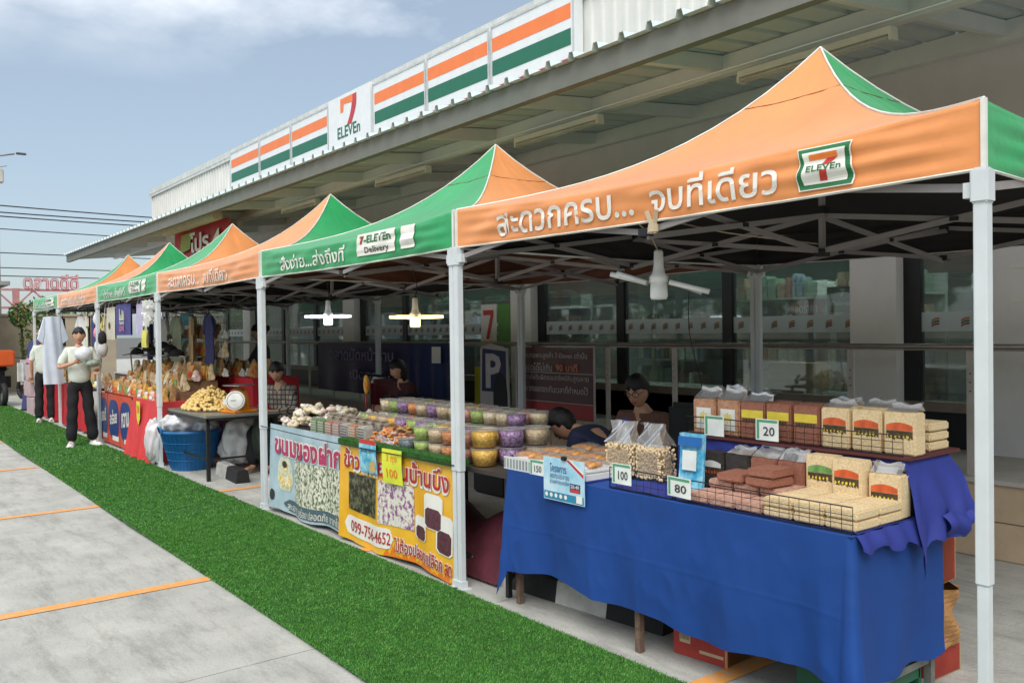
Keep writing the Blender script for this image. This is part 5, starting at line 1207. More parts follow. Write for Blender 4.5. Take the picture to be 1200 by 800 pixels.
for i in range(7):
    t = thing('snack_packet', 'clear-wrapped pale packet in the second row behind the striped packets', 'packet', (.28, 4.47+.135*i, zt_), 0, 'pale packets behind the striped packets')
    b = MB(); b.rbox((0, 0, .08), (.10, .12, .16), .02); part('packet_body', b, M('packet_pale', '#bfae98', .5, .3, 30), t); b = MB(); b.rbox((0, 0, .082), (.108, .128, .172), .024); part('wrapping', b, film, t)
sweet = M('white_sweet', '#e0d6c2', .6, .2, 40, .3, 60)
random.seed(8); k_ = 0
for i in range(120):
    y = rnd(5.30, 5.99); x = .10+.66*random.random(); q = min(1, (y-5.30)/.25, (6.02-y)/.18, (x-.02)/.22)
    zz = zt_+.015+.17*max(0, q)*rnd(.1, 1.0); r_ = rnd(.026, .040)
    t = thing('sweet_bag', 'puffy clear bag of white sweets in the mound behind the grey-blue banner', 'bag', (x, y, zz), rnd(0, 3), 'puffy bags of white sweets'); t.rotation_euler = (rnd(-.6, .6), rnd(-.6, .6), rnd(0, 3))
    b = MB(); b.ball((0, 0, .01), r_, 2, .12, (1.25, 1, .7)); part('sweets', b, random.choice([sweet, sweet, M('pale_pink_sweet', '#dcc3b4', .6, .2, 40), M('cream_sweet', '#d6c7a2', .6, .2, 40)]), t); b = MB(); b.lathe([(r_*.25, r_*.6), (r_*.12, r_*.8), (r_*.45, r_*1.25)], n=8, wob=.2); part('twisted_top', b, film_top, t)
# carrot-coloured hanging charm behind
t = thing('paper_charm', 'orange and yellow paper bird on a stick above the snack tubs', 'decoration', (1.15, 6.38, .80))
b = MB(); b.tube([(0, 0, 0), (0, -.01, .14)], .008, 6); part('stick', b, print_r, t)
b = MB(); b.ball((0, -.02, .24), .10, 2, .02, (.3, .42, 1)); part('bird_body', b, M('bird_orange', '#e0762a', .6, .2, 12, col2='#e8c04a'), t)
# ------------------------------------------------------------------ fruit table stall
t = thing('metal_table', 'dark metal table carrying the heap of yellow fruit and the orange scale', 'table', (.48, 8.6, 0))
b = MB(); b.lohi((.06, 7.85, .67), (.86, 9.22, .695)); wpart('tabletop', b, M('brushed_tin', '#8f8f88', .35, .15, 9, metal=.5), t)
b = MB(); b.lohi((.055, 7.84, .64), (.08, 9.23, .67)); b.lohi((.055, 7.84, .64), (.86, 7.865, .67)); wpart('apron', b, black_plastic, t)
for x in (.09, .83):
    for y in (7.9, 9.17): b = MB(); b.lohi((x-.018, y-.018, 0), (x+.018, y+.018, .64)); wpart('leg', b, black_plastic, t)
b = MB(); b.lohi((.09, 7.89, .22), (.83, 7.91, .24)); b.lohi((.08, 7.9, .22), (.10, 9.17, .24)); wpart('stretcher', b, black_plastic, t)
fruit = M('pale_yellow_fruit', '#cfa855', .5, 0, 20, col2='#e6cd8c'); b = MB(); random.seed(21)
for i in range(620):
    a = rnd(0, 2*PI); r = rnd(0, 1)**.5; hh = .24*(1-r**1.6); b.ball((.40+.30*r*math.cos(a), 8.72+.46*r*math.sin(a), .715+hh*rnd(.55, 1.0)), .023, 1, .06)
o = single('fruit_heap', b, fruit, 'heap of small pale yellow fruit on the dark metal table', 'fruit'); o['kind'] = 'stuff'
t = thing('kitchen_scale', 'orange spring scale with round white dial on the fruit table', 'scale', (.50, 8.10, .695), R(15))
sc_o = M('scale_orange', '#e38a1c', .4, .08, 6)
b = MB(); b.grid(lambda u, v: ((.13-.045*v**2)*math.cos(u*2*PI)*(1.0), (.12-.035*v**2)*math.sin(u*2*PI), .02+.22*v), 24, 8); b.lathe([(.088, .238), (.05, .262), (0, .268)], n=24); b.rbox((0, 0, .015), (.30, .27, .03), .01); part('body', b, sc_o, t)
b = MB(); b.lathe([(.105, 0), (.108, .012), (.10, .018), (0, .018)], n=28); o = part('dial', b, M('dial_white', '#dcdcd4', .4), t); o.rotation_euler = (0, R(-80), R(38)); o.location = (-.10, -.085, .135)
b = MB(); b.box((0, .02, .02), (.006, .06, .002)); b.tube([(.088*math.cos(a*PI/14), .088*math.sin(a*PI/14), .019) for a in range(29)], .0025, 4); o = part('dial_marks', b, print_k, t); o.rotation_euler = (0, R(-80), R(38)); o.location = (-.10, -.085, .135)
b = MB(); b.lohi((-.135, .01, .09), (-.12, .10, .15)); part('maker_plate', b, card_w, t)
b = MB(); b.tube([(0, 0, .26), (0, 0, .29)], .012, 8); b.lathe([(.17, .295), (.17, .30), (0, .30)], n=24); part('weighing_plate', b, M('steel_plate', '#9aa0a0', .3, metal=.8), t)
# blue tub with plastic bags
tubm = M('blue_tub_plastic', '#116199', .5, .12, 5, .1, 20)
t = thing('plastic_tub', 'large blue woven plastic tub stuffed with plastic bags beside the turf', 'tub', (.24, 8.95, 0))
b = MB(); b.lathe([(.22, .0), (.225, .01), (.33, .42), (.345, .43), (.345, .46), (.33, .46), (.32, .44), (.215, .02), (0, .02)], n=36); part('shell', b, tubm, t)
b = MB()
for i in range(36): a = i*2*PI/36; b.bar((.232*math.cos(a), .232*math.sin(a), .03), (.334*math.cos(a), .334*math.sin(a), .42), .006)
for z in (.12, .22, .32): r = .225+.105*z/.42; b.tube([(r*1.015*math.cos(a*PI/18), r*1.015*math.sin(a*PI/18), z) for a in range(37)], .004, 4)
part('ribs', b, tubm, t)
for s in (-1, 1): b = MB(); b.tube([(s*.33, -.07, .43), (s*.36, -.05, .5), (s*.36, .05, .5), (s*.33, .07, .43)], .011, 6); part('handle', b, tubm, t)
random.seed(31)
def blob_bag(loc, r, sc, label, m=None):
    bm = bmesh.new(); bmesh.ops.create_icosphere(bm, subdivisions=4, radius=1)
    for v in bm.verts:
        c_ = v.co; k = 1+.13*math.sin(c_.x*7+loc[1]*9)*math.sin(c_.y*8+c_.z*5)+.07*abs(math.sin(c_.x*17+c_.z*9+loc[0]*30))+.05*abs(math.sin(c_.y*23-c_.z*14))+rnd(-.012, .012); v.co = Vector((v.co.x*sc[0], v.co.y*sc[1], v.co.z*sc[2]))*r*k
    b = MB(); b.add_bm(bm, smooth=True); single('plastic_bag', b, m or white_plast, label, 'bag', loc)
bagm = clear('cloudy_bag_film', '#e8ecee', .12, .25, .60, 1.0)
blob_bag((.20, 9.02, .52), .2, (1.1, 1.0, .6), 'crumpled white plastic bags heaped in the middle of the blue tub', bagm); blob_bag((.12, 9.22, .50), .14, (1, 1, .8), 'crumpled clear bag at the left side of the blue tub', bagm); blob_bag((.36, 8.82, .50), .13, (1, 1.1, .7), 'crumpled clear bag at the right side of the blue tub', bagm)
blob_bag((-.05, 9.42, .30), .16, (.6, .7, 1.5), 'long white plastic bag drooping to the ground left of the blue tub', bagm); blob_bag((.62, 8.35, .36), .2, (1, .9, 1.2), 'big cloudy plastic bag hanging under the fruit table', bagm); blob_bag((.66, 8.7, .22), .17, (1, 1, 1), 'cloudy plastic bag on the ground behind the fruit table leg', bagm)
blob_bag((.74, 8.02, .40), .14, (.8, .7, 1.9), 'dark green bundle hanging from the right end of the fruit table', M('dark_green_film', '#1d2a1e', .5, .2, 9))
# ------------------------------------------------------------------ red table with sweets
coral = M('coral_red_cloth', '#c93a3c', .75, .1, 3, .2, 9); red_c = M('deep_red_cloth', '#b51f2a', .75, .1, 3, .2, 9)
t = thing('market_table', 'long trestle table under the red cloth and sports-like banners', 'table', (.5, 11, 0))
b = MB(); b.lohi((.08, 9.5, .70), (.92, 12.45, .73)); wpart('tabletop', b, MATS['dark_tabletop'], t)
for x in (.12, .86):
    for y in (9.6, 11, 12.35): b = MB(); b.lohi((x-.015, y-.015, 0), (x+.015, y+.015, .7)); wpart('leg', b, black_plastic, t)
b = MB(); b.grid(lambda u, v: (.045-.10*v-.030*math.sin(u*23)*v-.02*math.sin(u*41+1)*v, 10.72-1.16*u, .745-.73*v), 60, 10)
b.grid(lambda u, v: (.05+.6*u, 9.5-.03*v-.02*math.sin(u*19)*v, .745-.72*v), 24, 8); b.grid(lambda u, v: (.045+.9*u, 9.5+2.95*v, .745), 6, 8)
single('tablecloth', b, coral, 'coral red cloth falling to the turf from the sweets table', 'tablecloth')
def panel_banner(y0, y1, label, seed):
    t = thing('table_banner', label, 'banner', (.03, (y0+y1)/2, .02)); w_ = y1-y0
    b = MB(); b.lohi((.028, y0+.01, .03), (.036, y1-.01, .735)); wpart('sheet', b, M('orange_red_vinyl', '#cf5038', .45, .08), t)
    b = MB(); b.prism([(.0265, (y0+y1)/2+w_*.46*math.copysign(abs(math.cos(a*PI/10))**.7, math.cos(a*PI/10)), .39+.27*math.copysign(abs(math.sin(a*PI/10))**.7, math.sin(a*PI/10))) for a in range(20)], (-.002, 0, 0)); wpart('blue_panel', b, M('navy_vinyl', '#213c78', .45, .1), t)
    b = MB(); random.seed(seed)
    write(b, ['หวาน', 'อร่อย', 'ของดี'][seed % 3], w_*.62, .20, facing(.024, (y0+y1)/2, .42, .12), .03)
    wpart('lettering', b, print_w, t); b = MB(); b.lohi((.024, y0+.06, .09), (.0265, y0+w_*.62, .155)); wpart('footer_strip', b, print_w, t)
panel_banner(10.74, 11.36, 'blue and orange-red banner with white lettering right beside the coral cloth', 0); panel_banner(11.38, 12.02, 'blue and orange-red banner with white lettering, middle of the sweets table', 1); panel_banner(12.04, 12.5, 'narrow blue and orange-red banner behind the standing woman', 2)
t = thing('price_ticket', 'fluorescent yellow-green ticket hanging on the coral red cloth', 'ticket', (-.01, 10.25, .42))
b = MB(); b.prism([(0, -.07, .08), (0, .07, .08), (0, .08, .30), (0, -.08, .30)], (-.003, 0, 0)); b.prism([(0, -.07, .08), (0, .0, .0), (0, .07, .08)], (-.003, 0, 0)); part('card', b, fluo, t)
b = MB(); write(b, '20', .09, .10, facing(-.004, 0, .2), .02); part('number', b, print_o, t)
# goods on the table
random.seed(41)
gc = [('cream', '#d3bd92'), ('golden', '#c99a4c'), ('white', '#d4d2c8'), ('tan', '#b08a5e'), ('pale pink', '#cfaea2'), ('honey', '#b9803c')]
GM = [M('goods_bag_'+n_.replace(' ', '_'), c_, .5, .3, 22, .3, 30) for n_, c_ in gc]
GB = []
for i in range(6):
    b = MB(); hh = (.20, .17, .10, .22, .12, .18)[i]
    b.grid(lambda u, v: ((.05*(1-v)**.55*(1-(1-min(1, v*6))*.3)+.002)*max(-.9, min(.9, 1.5*math.cos(u*2*PI)))+.006*math.sin(v*9+i), .06*max(-.92, min(.92, 1.5*math.sin(u*2*PI)))*(1-.12*math.sin(v*PI)), hh*v*1.05), 16, 8)
    c = MB(); c.grid(lambda u, v: (-.050+.012*v, (u-.5)*.075, hh*(.30+.30*v)), 2, 2)
    GB.append((b.mesh('bag_body', GM[i]), c.mesh('bag_label', [lab_w, lab_o, lab_y, lab_g, lab_w, print_r][i])))
def goods(y0, y1, xs, z, where, grp, dy=.115):
    for x in xs:
        y = y0+rnd(0, .05)
        while y < y1:
            i = random.randrange(6); t = thing('goods_bag', gc[i][0]+' snack bag '+where, 'snack bag', (x+rnd(-.02, .02), y, z), rnd(-.3, .3), gc[i][0]+' snack bags '+grp)
            t.rotation_euler = (rnd(-.15, .15), rnd(-.2, .1), rnd(-.4, .4)); link('bag_body', GB[i][0], t); link('bag_label', GB[i][1], t); y += dy*rnd(.85, 1.15)
goods(9.62, 12.4, (.12, .25), .735, 'in the front rows of the coral and banner fronted table', 'in the front rows of the sweets table', .10)
goods(9.62, 12.4, (.40,), .86, 'on the middle step of the sweets table', 'on the middle step of the sweets table', .10)
goods(9.62, 12.4, (.55, .70), .98, 'on the top step of the sweets table', 'on the top step of the sweets table', .11)
for x_, z_, lb_ in ((.42, .84, 'low wooden step carrying snack bags on the sweets table'), (.66, .96, 'higher wooden step at the back of the sweets table')):
    b = MB(); b.lohi((x_-.09, 9.6, .735), (x_+.12, 12.42, z_+.015)); single('table_step', b, M('step_wood', '#8a6a4a', .7, .2, 9), lb_, 'step')
t = thing('display_table', 'taller table with bright red cloth at the back of the sweets stall', 'table', (1.3, 10.6, 0))
b = MB(); b.lohi((1.02, 9.0, .98), (1.6, 12.3, 1.0)); wpart('tabletop', b, MATS['dark_tabletop'], t)
b = MB(); b.grid(lambda u, v: (1.0-.02*math.sin(u*37)*v, 12.3-3.3*u, 1.01-.92*v), 60, 6); b.grid(lambda u, v: (1.0+.6*u, 8.99-.02*math.sin(u*17)*v, 1.01-.92*v), 20, 6); b.grid(lambda u, v: (1.0+.6*u, 8.99+3.3*v, 1.011), 4, 6); wpart('red_cloth', b, red_c, t)
goods(9.1, 12.1, (1.12, 1.3), 1.015, 'on the bright red rear table', 'on the red rear table', .16)
# cartoon-free hanging goods under the green tent
hang_rail = single('hanging_rail', MB().tube([(.10, 9.5, 2.03), (.10, 15.3, 2.03)], .010, 6), frame_m, 'thin rail holding the row of hanging bags and shirts', 'rail')
def tote(y, z, w, h, m, label, fn=None, x=.08, rz=0, cat='tote bag', name='tote_bag'):
    t = thing(name, label, cat, (x, y, z), rz)
    b = MB(); b.grid(lambda u, v: (-.012-.012*math.sin(u*PI)*math.sin(v*PI)-.004*math.sin(u*13+v*5), (u-.5)*w*(1+.03*math.sin(v*4)), h*v), 10, 10); b.grid(lambda u, v: (.008, (.5-u)*w, h*v), 4, 4); part('bag_body', b, m, t)
    b = MB()
    for s in (-.25, .25): b.tube([(-.012, w*s, h), (0, w*s*.6, h+.09), (0, 0, 2.03-z if z+h < 2.0 else h+.1)], .006, 5)
    part('strap', b, m, t)
    if fn: fn(t)
    return t
def tote_print(t):
    b = MB(); b.m = 0
    P = lambda u, v, d=0: (-.032-d, -u, .22+v)
    random.seed(2)
    for i in range(9):
        u = -.13+i*.031; h_ = rnd(.05, .14); b.m = i % 3; b.poly([P(u, -.02, .001+i*.0002), P(u+.028, -.02, .001+i*.0002), P(u+.02, h_, .001+i*.0002), P(u+.006, h_, .001+i*.0002)][::-1])
    b.m = 3; write(b, 'THAILAND', .26, .045, lambda u, v, d=0: P(u, v-.055, d), .02); b.m = 4; write(b, 'LOVE', .24, .07, lambda u, v, d=0: P(u, v-.13, d), .03)
    part('front_print', b, [print_w, M('print_mint', '#7fc48f', .5), M('print_sand', '#d9c58a', .5), print_w, M('print_pink', '#d77f96', .5)], t)
tote(11.12, 1.56, .78, .42, M('purple_canvas', '#4a4680', .8, .1, 6, .2, 40), 'purple tote bag with skyline print hanging under the far green tent', tote_print, .05)
tote(10.42, 1.56, .32, .40, M('lilac_canvas', '#b9b3cf', .8, .1, 6), 'pale lilac tote bag hanging right of the purple one')
tote(10.22, 1.40, .22, .22, M('yellow_canvas', '#d9d268', .8, .1, 6), 'small yellow pouch hanging low beside the lilac tote bag', cat='pouch', name='pouch')
cream_cloth = M('cream_towel', '#cbc5b2', .85, .1, 6)
tote(11.95, 1.50, .5, .46, cream_cloth, 'cream bag with brown dot hanging left of the purple tote', lambda t: part('brown_dot', MB().poly([(-.034, .05*math.cos(a*PI/5), .2+.05*math.sin(a*PI/5)) for a in range(10)]), lab_dk, t))
# snack strips hung on a mesh panel at the back of the stall
t = thing('mesh_panel', 'dark wire mesh panel with small packets hung on it behind the sweets', 'display panel', (.92, 11, .98))
b = MB()
for i in range(30): y = 9.55+.1*i; b.tube([(.92, y, .98), (.92, y, 1.75)], .003, 4)
for i in range(8): z = 1.0+.1*i; b.tube([(.92, 9.55, z), (.92, 12.45, z)], .003, 4)
wpart('wires', b, wire_m, t, kind='stuff')
random.seed(52)
for r_ in range(3):
    y = 9.6
    while y < 12.4:
        i = random.randrange(6); t = thing('hanging_packet', gc[i][0]+' packet hung on the mesh panel, '+['lowest', 'middle', 'top'][r_]+' row', 'packet', (.88, y, 1.02+.24*r_), rnd(-.3, .3), gc[i][0]+' packets hung on the mesh panel, '+['lowest', 'middle', 'top'][r_]+' row')
        link('bag_body', GB[i][0], t); link('bag_label', GB[i][1], t); y += rnd(.13, .2)
# white lace bunch
b = MB(); random.seed(4)
for i in range(26):
    c = Vector((rnd(-.06, .06), rnd(-.13, .13), rnd(-.13, .13))); n_ = Vector((-.6+rnd(-.4, .4), -.8, rnd(-.5, .5))).normalized(); a = n_.cross(Vector((0, 0, 1))).normalized(); d = n_.cross(a)
    b.poly([c+(a*math.cos(q*PI/5)+d*math.sin(q*PI/5))*(.05 if q % 2 else .032) for q in range(10)])
single('lace_flowers', b, M('lace_white', '#d9d9d4', .7), 'bunch of white lace flowers hanging at the tent leg', 'lace bunch', (.0, 9.72, 1.82))
# pink and white hanging mascot-free cushions
def plush(y, zs, cols, label, x=.02, r=.066):
    t = thing('hanging_cushion', label, 'cushion', (x, y, zs[0]))
    for z, m_ in zip(zs, cols):
        b = MB(); b.ball((0, 0, z-zs[0]), r, 2, .05, (.5, .95, 1.45)); part('cushion_lobe', b, m_, t)
    b = MB(); b.tube([(0, 0, zs[-1]-zs[0]), (.05, 0, 2.03-zs[0])], .005, 5); part('string', b, print_w, t)
pk = M('pink_plush', '#d98ba0', .9, .15, 14, .3, 60); wp = M('white_plush', '#d8d5d2', .9, .1, 14, .3, 60)
plush(12.55, (1.20, 1.40, 1.60, 1.80), (pk, wp, pk, wp), 'pink and white padded hanging decoration at the tent leg beside the woman')
plush(12.25, (1.36, 1.52), (wp, M('dark_plush', '#2c2a2c', .9, .1, 14)), 'white and black small cushion hanging right of the pink decoration', .02, .08)
def garment(loc, w, h, m, label, rz=0, group=None):
    """short-sleeved shirt on a hanger, front towards -Y"""
    t = thing('hanging_shirt', label, 'shirt', loc, rz, group)
    def out(v):
        if v > .86: return .5-.18*(v-.86)/.14
        return .5-.16*(1-max(0, (v-.62))/.24) if v > .62 else .34+.03*math.sin(v*5)
    b = MB()
    for s in (-1, 1):
        b.grid(lambda u, v: ((u-.5)*2*w*(.34+.02*math.sin(v*5)), s*(.03+.012*math.sin(u*11+v*4))*math.sin(u*PI)**.5, -h+h*v*(1-.03*abs(u-.5))), 12, 12)
        b.prism([(s*w*.30, -.02, -.03), (s*w*.52, -.02, -.34*h), (s*w*.36, -.02, -.40*h), (s*w*.30, -.02, -.26*h)], (0, .04, 0))
    part('shirt_body', b, m, t)
    b = MB(); b.tube([(-w*.3, 0, -.03), (0, 0, .03), (w*.3, 0, -.03)], .006, 5); b.tube([(0, 0, .03), (0, 0, .10), (.03, 0, .13)], .004, 5); part('hanger', b, black_plastic, t)
white_cot = M('pale_blue_white_cotton', '#d3dbe8', .85, .05, 5, .2, 12)
garment((-.16, 15.0, 1.90), .46, 1.15, white_cot, 'long white shirt hanging in front of the person in a hat', R(8))
single('shirt_rail', MB().tube([(-.45, 15.0, 2.03), (.35, 15.0, 2.03)], .009, 6).tube([(.3, 15.0, 2.03), (.3, 15.38, 2.1)], .009, 6), frame_m, 'short rail from which the long white shirt hangs', 'rail')
random.seed(9)
names_ = [('yellow', '#cfc25e'), ('navy', '#3a3c66'), ('cream', '#cfc8b4'), ('white', '#d2d2ce'), ('grey', '#8c8f92'), ('pale green', '#a9b59a'), ('dusty rose', '#b98f8c'), ('sand', '#bda37a')]
spots_ = [(12.9, 'first shirt left of the pink hanging decoration'), (13.35, 'second shirt left of the pink hanging decoration'), (13.8, 'third shirt left of the pink decoration'), (14.25, 'shirt just right of the long white shirt'), (15.8, 'shirt left of the long white shirt'), (16.3, 'shirt under the farthest green valence'), (16.9, 'second shirt under the farthest green valence'), (17.5, 'farthest hanging shirt at the row end')]
for i, ((n_, c_), (y, lb_)) in enumerate(zip(names_, spots_)): garment((.14, y, 1.88), .40, .5, M('cotton_'+n_.replace(' ', '_'), c_, .85, .1, 6), n_+' '+lb_, R(90)+rnd(-.3, .3))
for i in range(9): garment((.75+.12*(i % 2), 9.8+.34*i, 1.80), .40, .62, MATS['cotton_'+names_[(i*3+1) % 8][0].replace(' ', '_')], names_[(i*3+1) % 8][0]+' shirt in the shaded second row, '+['nearest', 'second', 'third', 'fourth', 'fifth', 'sixth', 'seventh', 'eighth', 'farthest'][i]+' from the tent leg', R(90)+rnd(-.3, .3))
single('inner_rail', MB().tube([(.80, 9.5, 1.94), (.80, 13, 1.94)], .010, 6), frame_m, 'shaded inner rail with the second row of shirts', 'rail')
# caps and dark bags hanging below the tote
cap_m = M('dark_cap', '#1e1c1c', .85, .2, 9)
for i in range(7):
    b = MB(); bm = bmesh.new(); bmesh.ops.create_icosphere(bm, subdivisions=2, radius=.10)
    for v in bm.verts: v.co.z = max(v.co.z, -.01)*.9
    b.add_bm(bm, smooth=True); b.prism([(-.08, -.07, 0), (-.20, -.05, -.02), (-.20, .05, -.02), (-.08, .07, 0)], (0, 0, .006))
    single('cap', b, cap_m, ['dark cap stacked low beneath the purple tote, nearest the tent leg', 'second dark cap beneath the purple tote', 'third dark cap beneath the purple tote', 'dark cap beneath the cream bag', 'dark cap just left of the cream bag', 'dark cap behind the pink decoration', 'dark cap nearest the woman'][i], 'cap', (.55+.02*(i % 2), 10.5+.33*i, 1.28+.05*(i % 3)))
single('cap_rack', MB().tube([(.56, 10.2, 1.27), (.56, 12.9, 1.27)], .012, 6).tube([(.6, 10.2, .73), (.56, 10.2, 1.27)], .012, 6).tube([(.6, 12.9, .73), (.56, 12.9, 1.27)], .012, 6), frame_m, 'low rack carrying the dark caps on the sweets table', 'rack')
# notice on the far shop side
b = MB(); b.m = 0; b.lohi((0, -.6, -.26), (.02, .6, .26)); b.m = 1; b.lohi((-.002, -.6, .14), (0, .6, .26)); b.lohi((-.002, -.6, -.26), (0, .6, -.2)); b.m = 2
for i in range(4): b.lohi((-.003, -.45+.26*i, -.15), (0, -.30+.26*i, .08))
single('menu_board', b, [print_w, print_o, M('menu_grey', '#7d8a98', .6)], 'white board with orange header hanging behind the red rear table', 'sign', (2.6, 17.1, 1.68))
b = MB(); b.m = 0; b.lohi((0, -.3, -.3), (.02, .3, .3)); b.m = 1; b.lohi((-.002, -.28, .0), (0, .28, .1))
single('cyan_notice', b, [M('cyan_board', '#4aa9bd', .5), print_w], 'cyan notice hanging beside the white menu board', 'sign', (1.9, 14.6, 1.62))

# ------------------------------------------------------------------ farthest stalls
t = thing('market_table', 'table with red front at the farthest two tents', 'table', (.5, 15.3, 0))
b = MB(); b.lohi((.08, 13.2, .70), (.9, 17.7, .73)); wpart('tabletop', b, MATS['dark_tabletop'], t)
b = MB(); b.grid(lambda u, v: (.05-.03*math.sin(u*60)*v, 17.7-4.5*u, .74-.70*v), 80, 5); wpart('red_front', b, red_c, t)
goods(13.2, 17.6, (.18, .36), .735, 'on the farthest table', 'on the farthest table', .17)
for i, (y, z) in enumerate(((18.6, 0), (18.9, .33), (18.7, .66))):
    b = MB(); b.rbox((0, 0, .16), (.6, .7, .32), .01); single('pink_box', b, M('pale_pink_card', '#b9a2a4', .7, .1, 5), ['lowest', 'middle', 'topmost'][i]+' pale pink box of the pile past the last tent', 'box', (.30, y, z))
t = thing('roll_up_banner', 'leaning navy and pink roll-up banner past the last tent', 'banner', (.05, 19.3, 0)); t.rotation_euler = (R(-6), R(9), R(12))
b = MB(); b.m = 0; b.lohi((0, -.3, .02), (.012, .3, 1.5)); b.m = 1
for i in range(3): b.prism([(-.002, -.3, .35+.28*i), (-.002, .3, .5+.28*i), (-.002, .3, .6+.28*i), (-.002, -.3, .45+.28*i)], (.002, 0, 0))
part('sheet', b, [M('indigo_vinyl', '#3a3a6c', .5, .1), M('rose_vinyl', '#c98a96', .5, .1)], t); b = MB(); b.rbox((0, 0, .015), (.1, .62, .05), .01); part('base', b, black_plastic, t)
# purple banners and goods tied to the railing in the deep shade
b = MB(); b.m = 0; b.grid(lambda u, v: (3.08+.03*math.sin(u*23)*(1-v), 11.6-2.9*u, .66+.74*v), 50, 6); b.m = 1; write(b, 'ตลาดนัดหน้าร้าน', 2.0, .20, facing(3.03, 10.1, 1.24), .02); write(b, 'เปิดทุกวัน', 1.2, .2, facing(3.03, 9.8, .92), .03)
single('purple_banner', b, [M('purple_vinyl', '#2e2350', .5, .15), M('dim_lilac_print', '#8f88a8', .6)], 'dark purple banner with pale lettering tied on the railing in the shade', 'banner')
b = MB(); b.m = 0; b.grid(lambda u, v: (3.06+.03*math.sin(u*17)*(1-v), 8.72-1.0*u, .70+.70*v), 20, 6); b.m = 1; b.lohi((3.02, 7.9, 1.15), (3.03, 8.1, 1.36))
single('blue_banner', b, [M('dark_blue_vinyl', '#1c2c5a', .5, .15), print_w], 'dark blue banner with white square tied on the railing beside the purple one', 'banner')
t = thing('parking_board', 'white board with large dark P and small picture tied to the railing', 'sign', (3.0, 6.72, .55)); P = facing(-.004, 0, .44)
b = MB(); b.prism([(0, -.28, 0), (0, .30, 0), (0, .28, .80), (0, .1, .86), (0, -.25, .80)], (.015, 0, 0)); part('board', b, M('dull_white_board', '#a9a19e', .6, .05), t)
b = MB(); b.m = 0; b.poly([P(-.235, .36, 0), P(-.255, -.14, 0), P(.22, -.14, 0), P(.22, .33, 0)][::1]); b.m = 1; write(b, 'P', .30, .40, lambda u, v, d=0: P(u-.02, v+.10, d), .03); b.m = 2; b.prism([P(.11+.13*math.cos(a*PI/6), -.16+.24*math.sin(a*PI/6), .002) for a in range(7)]+[P(-.02, -.42, .002), P(.24, -.42, .002)], (-.004, 0, 0)); part('letter_panel', b, [M('deep_navy_print', '#252c4e', .6), M('p_letter_white', '#b5adab', .6), MATS['dark_plush']], t)
t = thing('parking_notice', 'dark notice banner with white Thai text over a red strip tied to the railing', 'notice', (3.04, 5.72, .62)); P = facing(-.01, 0, .38)
b = MB(); b.m = 0; b.grid(lambda u, v: (.0+.012*math.sin(u*15)*v-.004, .64-1.28*u, .17+.58*v+.02*math.sin(u*7)*v), 24, 6); b.m = 1; b.grid(lambda u, v: (-.002, .64-1.28*u, .0+.17*v), 10, 2)
part('sheet', b, [M('brown_black_vinyl', '#5a3c3c', .5, .1), M('brick_red_vinyl', '#99302f', .5, .1)], t)
b = MB(); b.lohi((-.006, -.65, .75), (.0, .65, .765)); b.lohi((-.008, .625, .0), (.0, .65, .75)); b.lohi((-.008, -.65, .0), (.0, -.625, .75)); b.lohi((-.02, -.63, .475), (-.016, .63, .483)); b.lohi((-.02, -.63, .165), (-.014, .63, .172)); part('border', b, M('notice_white', '#b0a8a4', .6), t)
b = MB(); b.m = 0; 
for tx, w_, h_, v in (('จอดรถเฉพาะลูกค้า 7-Eleven เท่านั้น', 1.12, .085, .28), ('ทางร้านไม่รับผิดชอบทรัพย์สินสูญหาย', 1.16, .08, .045), ('และหากจอดรถเกินเวลาที่กำหนดไว้', 1.14, .08, -.07)): write(b, tx, w_, h_, lambda u, a, d=0: P(u, a+v, d), .006, .02)
write(b, 'จอดได้ไม่เกิน', .46, .09, lambda u, a, d=0: P(u-.22, a+.16, d), .006, .02); b.m = 1; write(b, '90 นาที', .34, .085, lambda u, a, d=0: P(u+.24, a+.16, d), .02, .02)
part('lettering', b, [M('notice_text', '#b8b0ac', .6), M('notice_orange', '#d07a52', .6)], t)
t = thing('hanging_flag', 'narrow upright shop flag with seven emblem hanging on the glass', 'flag', (4.12, 8.35, 1.3)); P = facing(-.01, 0, .3)
b = MB(); b.m = 0; b.lohi((-.006, -.18, 0), (0, .18, .62)); b.m = 1; b.poly([P(-.12, .24, .0), P(.12, .24, 0), P(.12, .17, 0), P(-.12, .17, 0)]); b.poly([P(.05, .17, .001), P(.12, .17, .001), P(.02, -.16, .001), P(-.06, -.16, .001)]); b.m = 2; b.poly([P(-.17, -.18, 0), P(.17, -.18, 0), P(.17, -.29, 0), P(-.17, -.29, 0)]); part('sheet', b, [print_w, M('flag_red', '#c8443a', .5), M('flag_yellow', '#d6c13c', .5)], t)
single('green_flag', MB().lohi((0, -.16, 0), (.01, .16, .62)), M('flag_green', '#5f9448', .6), 'plain green upright flag beside the seven emblem flag', 'flag', (4.12, 7.98, 1.3))
single('yellow_floor_sign', MB().lohi((0, -.14, 0), (.02, .14, .55)).lohi((-.003, -.1, .2), (0, .1, .4)), M('warning_yellow', '#b9b02e', .5), 'yellow-green sign board standing left of the P board', 'sign', (3.4, 7.55, .55))
t = thing('shop_trolley', 'dim orange-brown plastic crate behind the snack tubs', 'crate', (2.1, 5.3, 0)); b = MB(); b.rbox((0, 0, .5), (.5, .6, .5), .03); part('crate_body', b, M('rust_orange_plastic', '#6e3a28', .6, .2, 6), t); b = MB(); b.rbox((0, 0, .26-.02), (.55, .65, .04), .01); b.rbox((0, 0, .12), (.5, .5, .22), .02); part('crate_base', b, black_plastic, t)
t = thing('motorcycle', 'black parked motorcycle in the deep shade behind the snack boxes', 'motorcycle', (2.35, 7.9, 0), R(80))
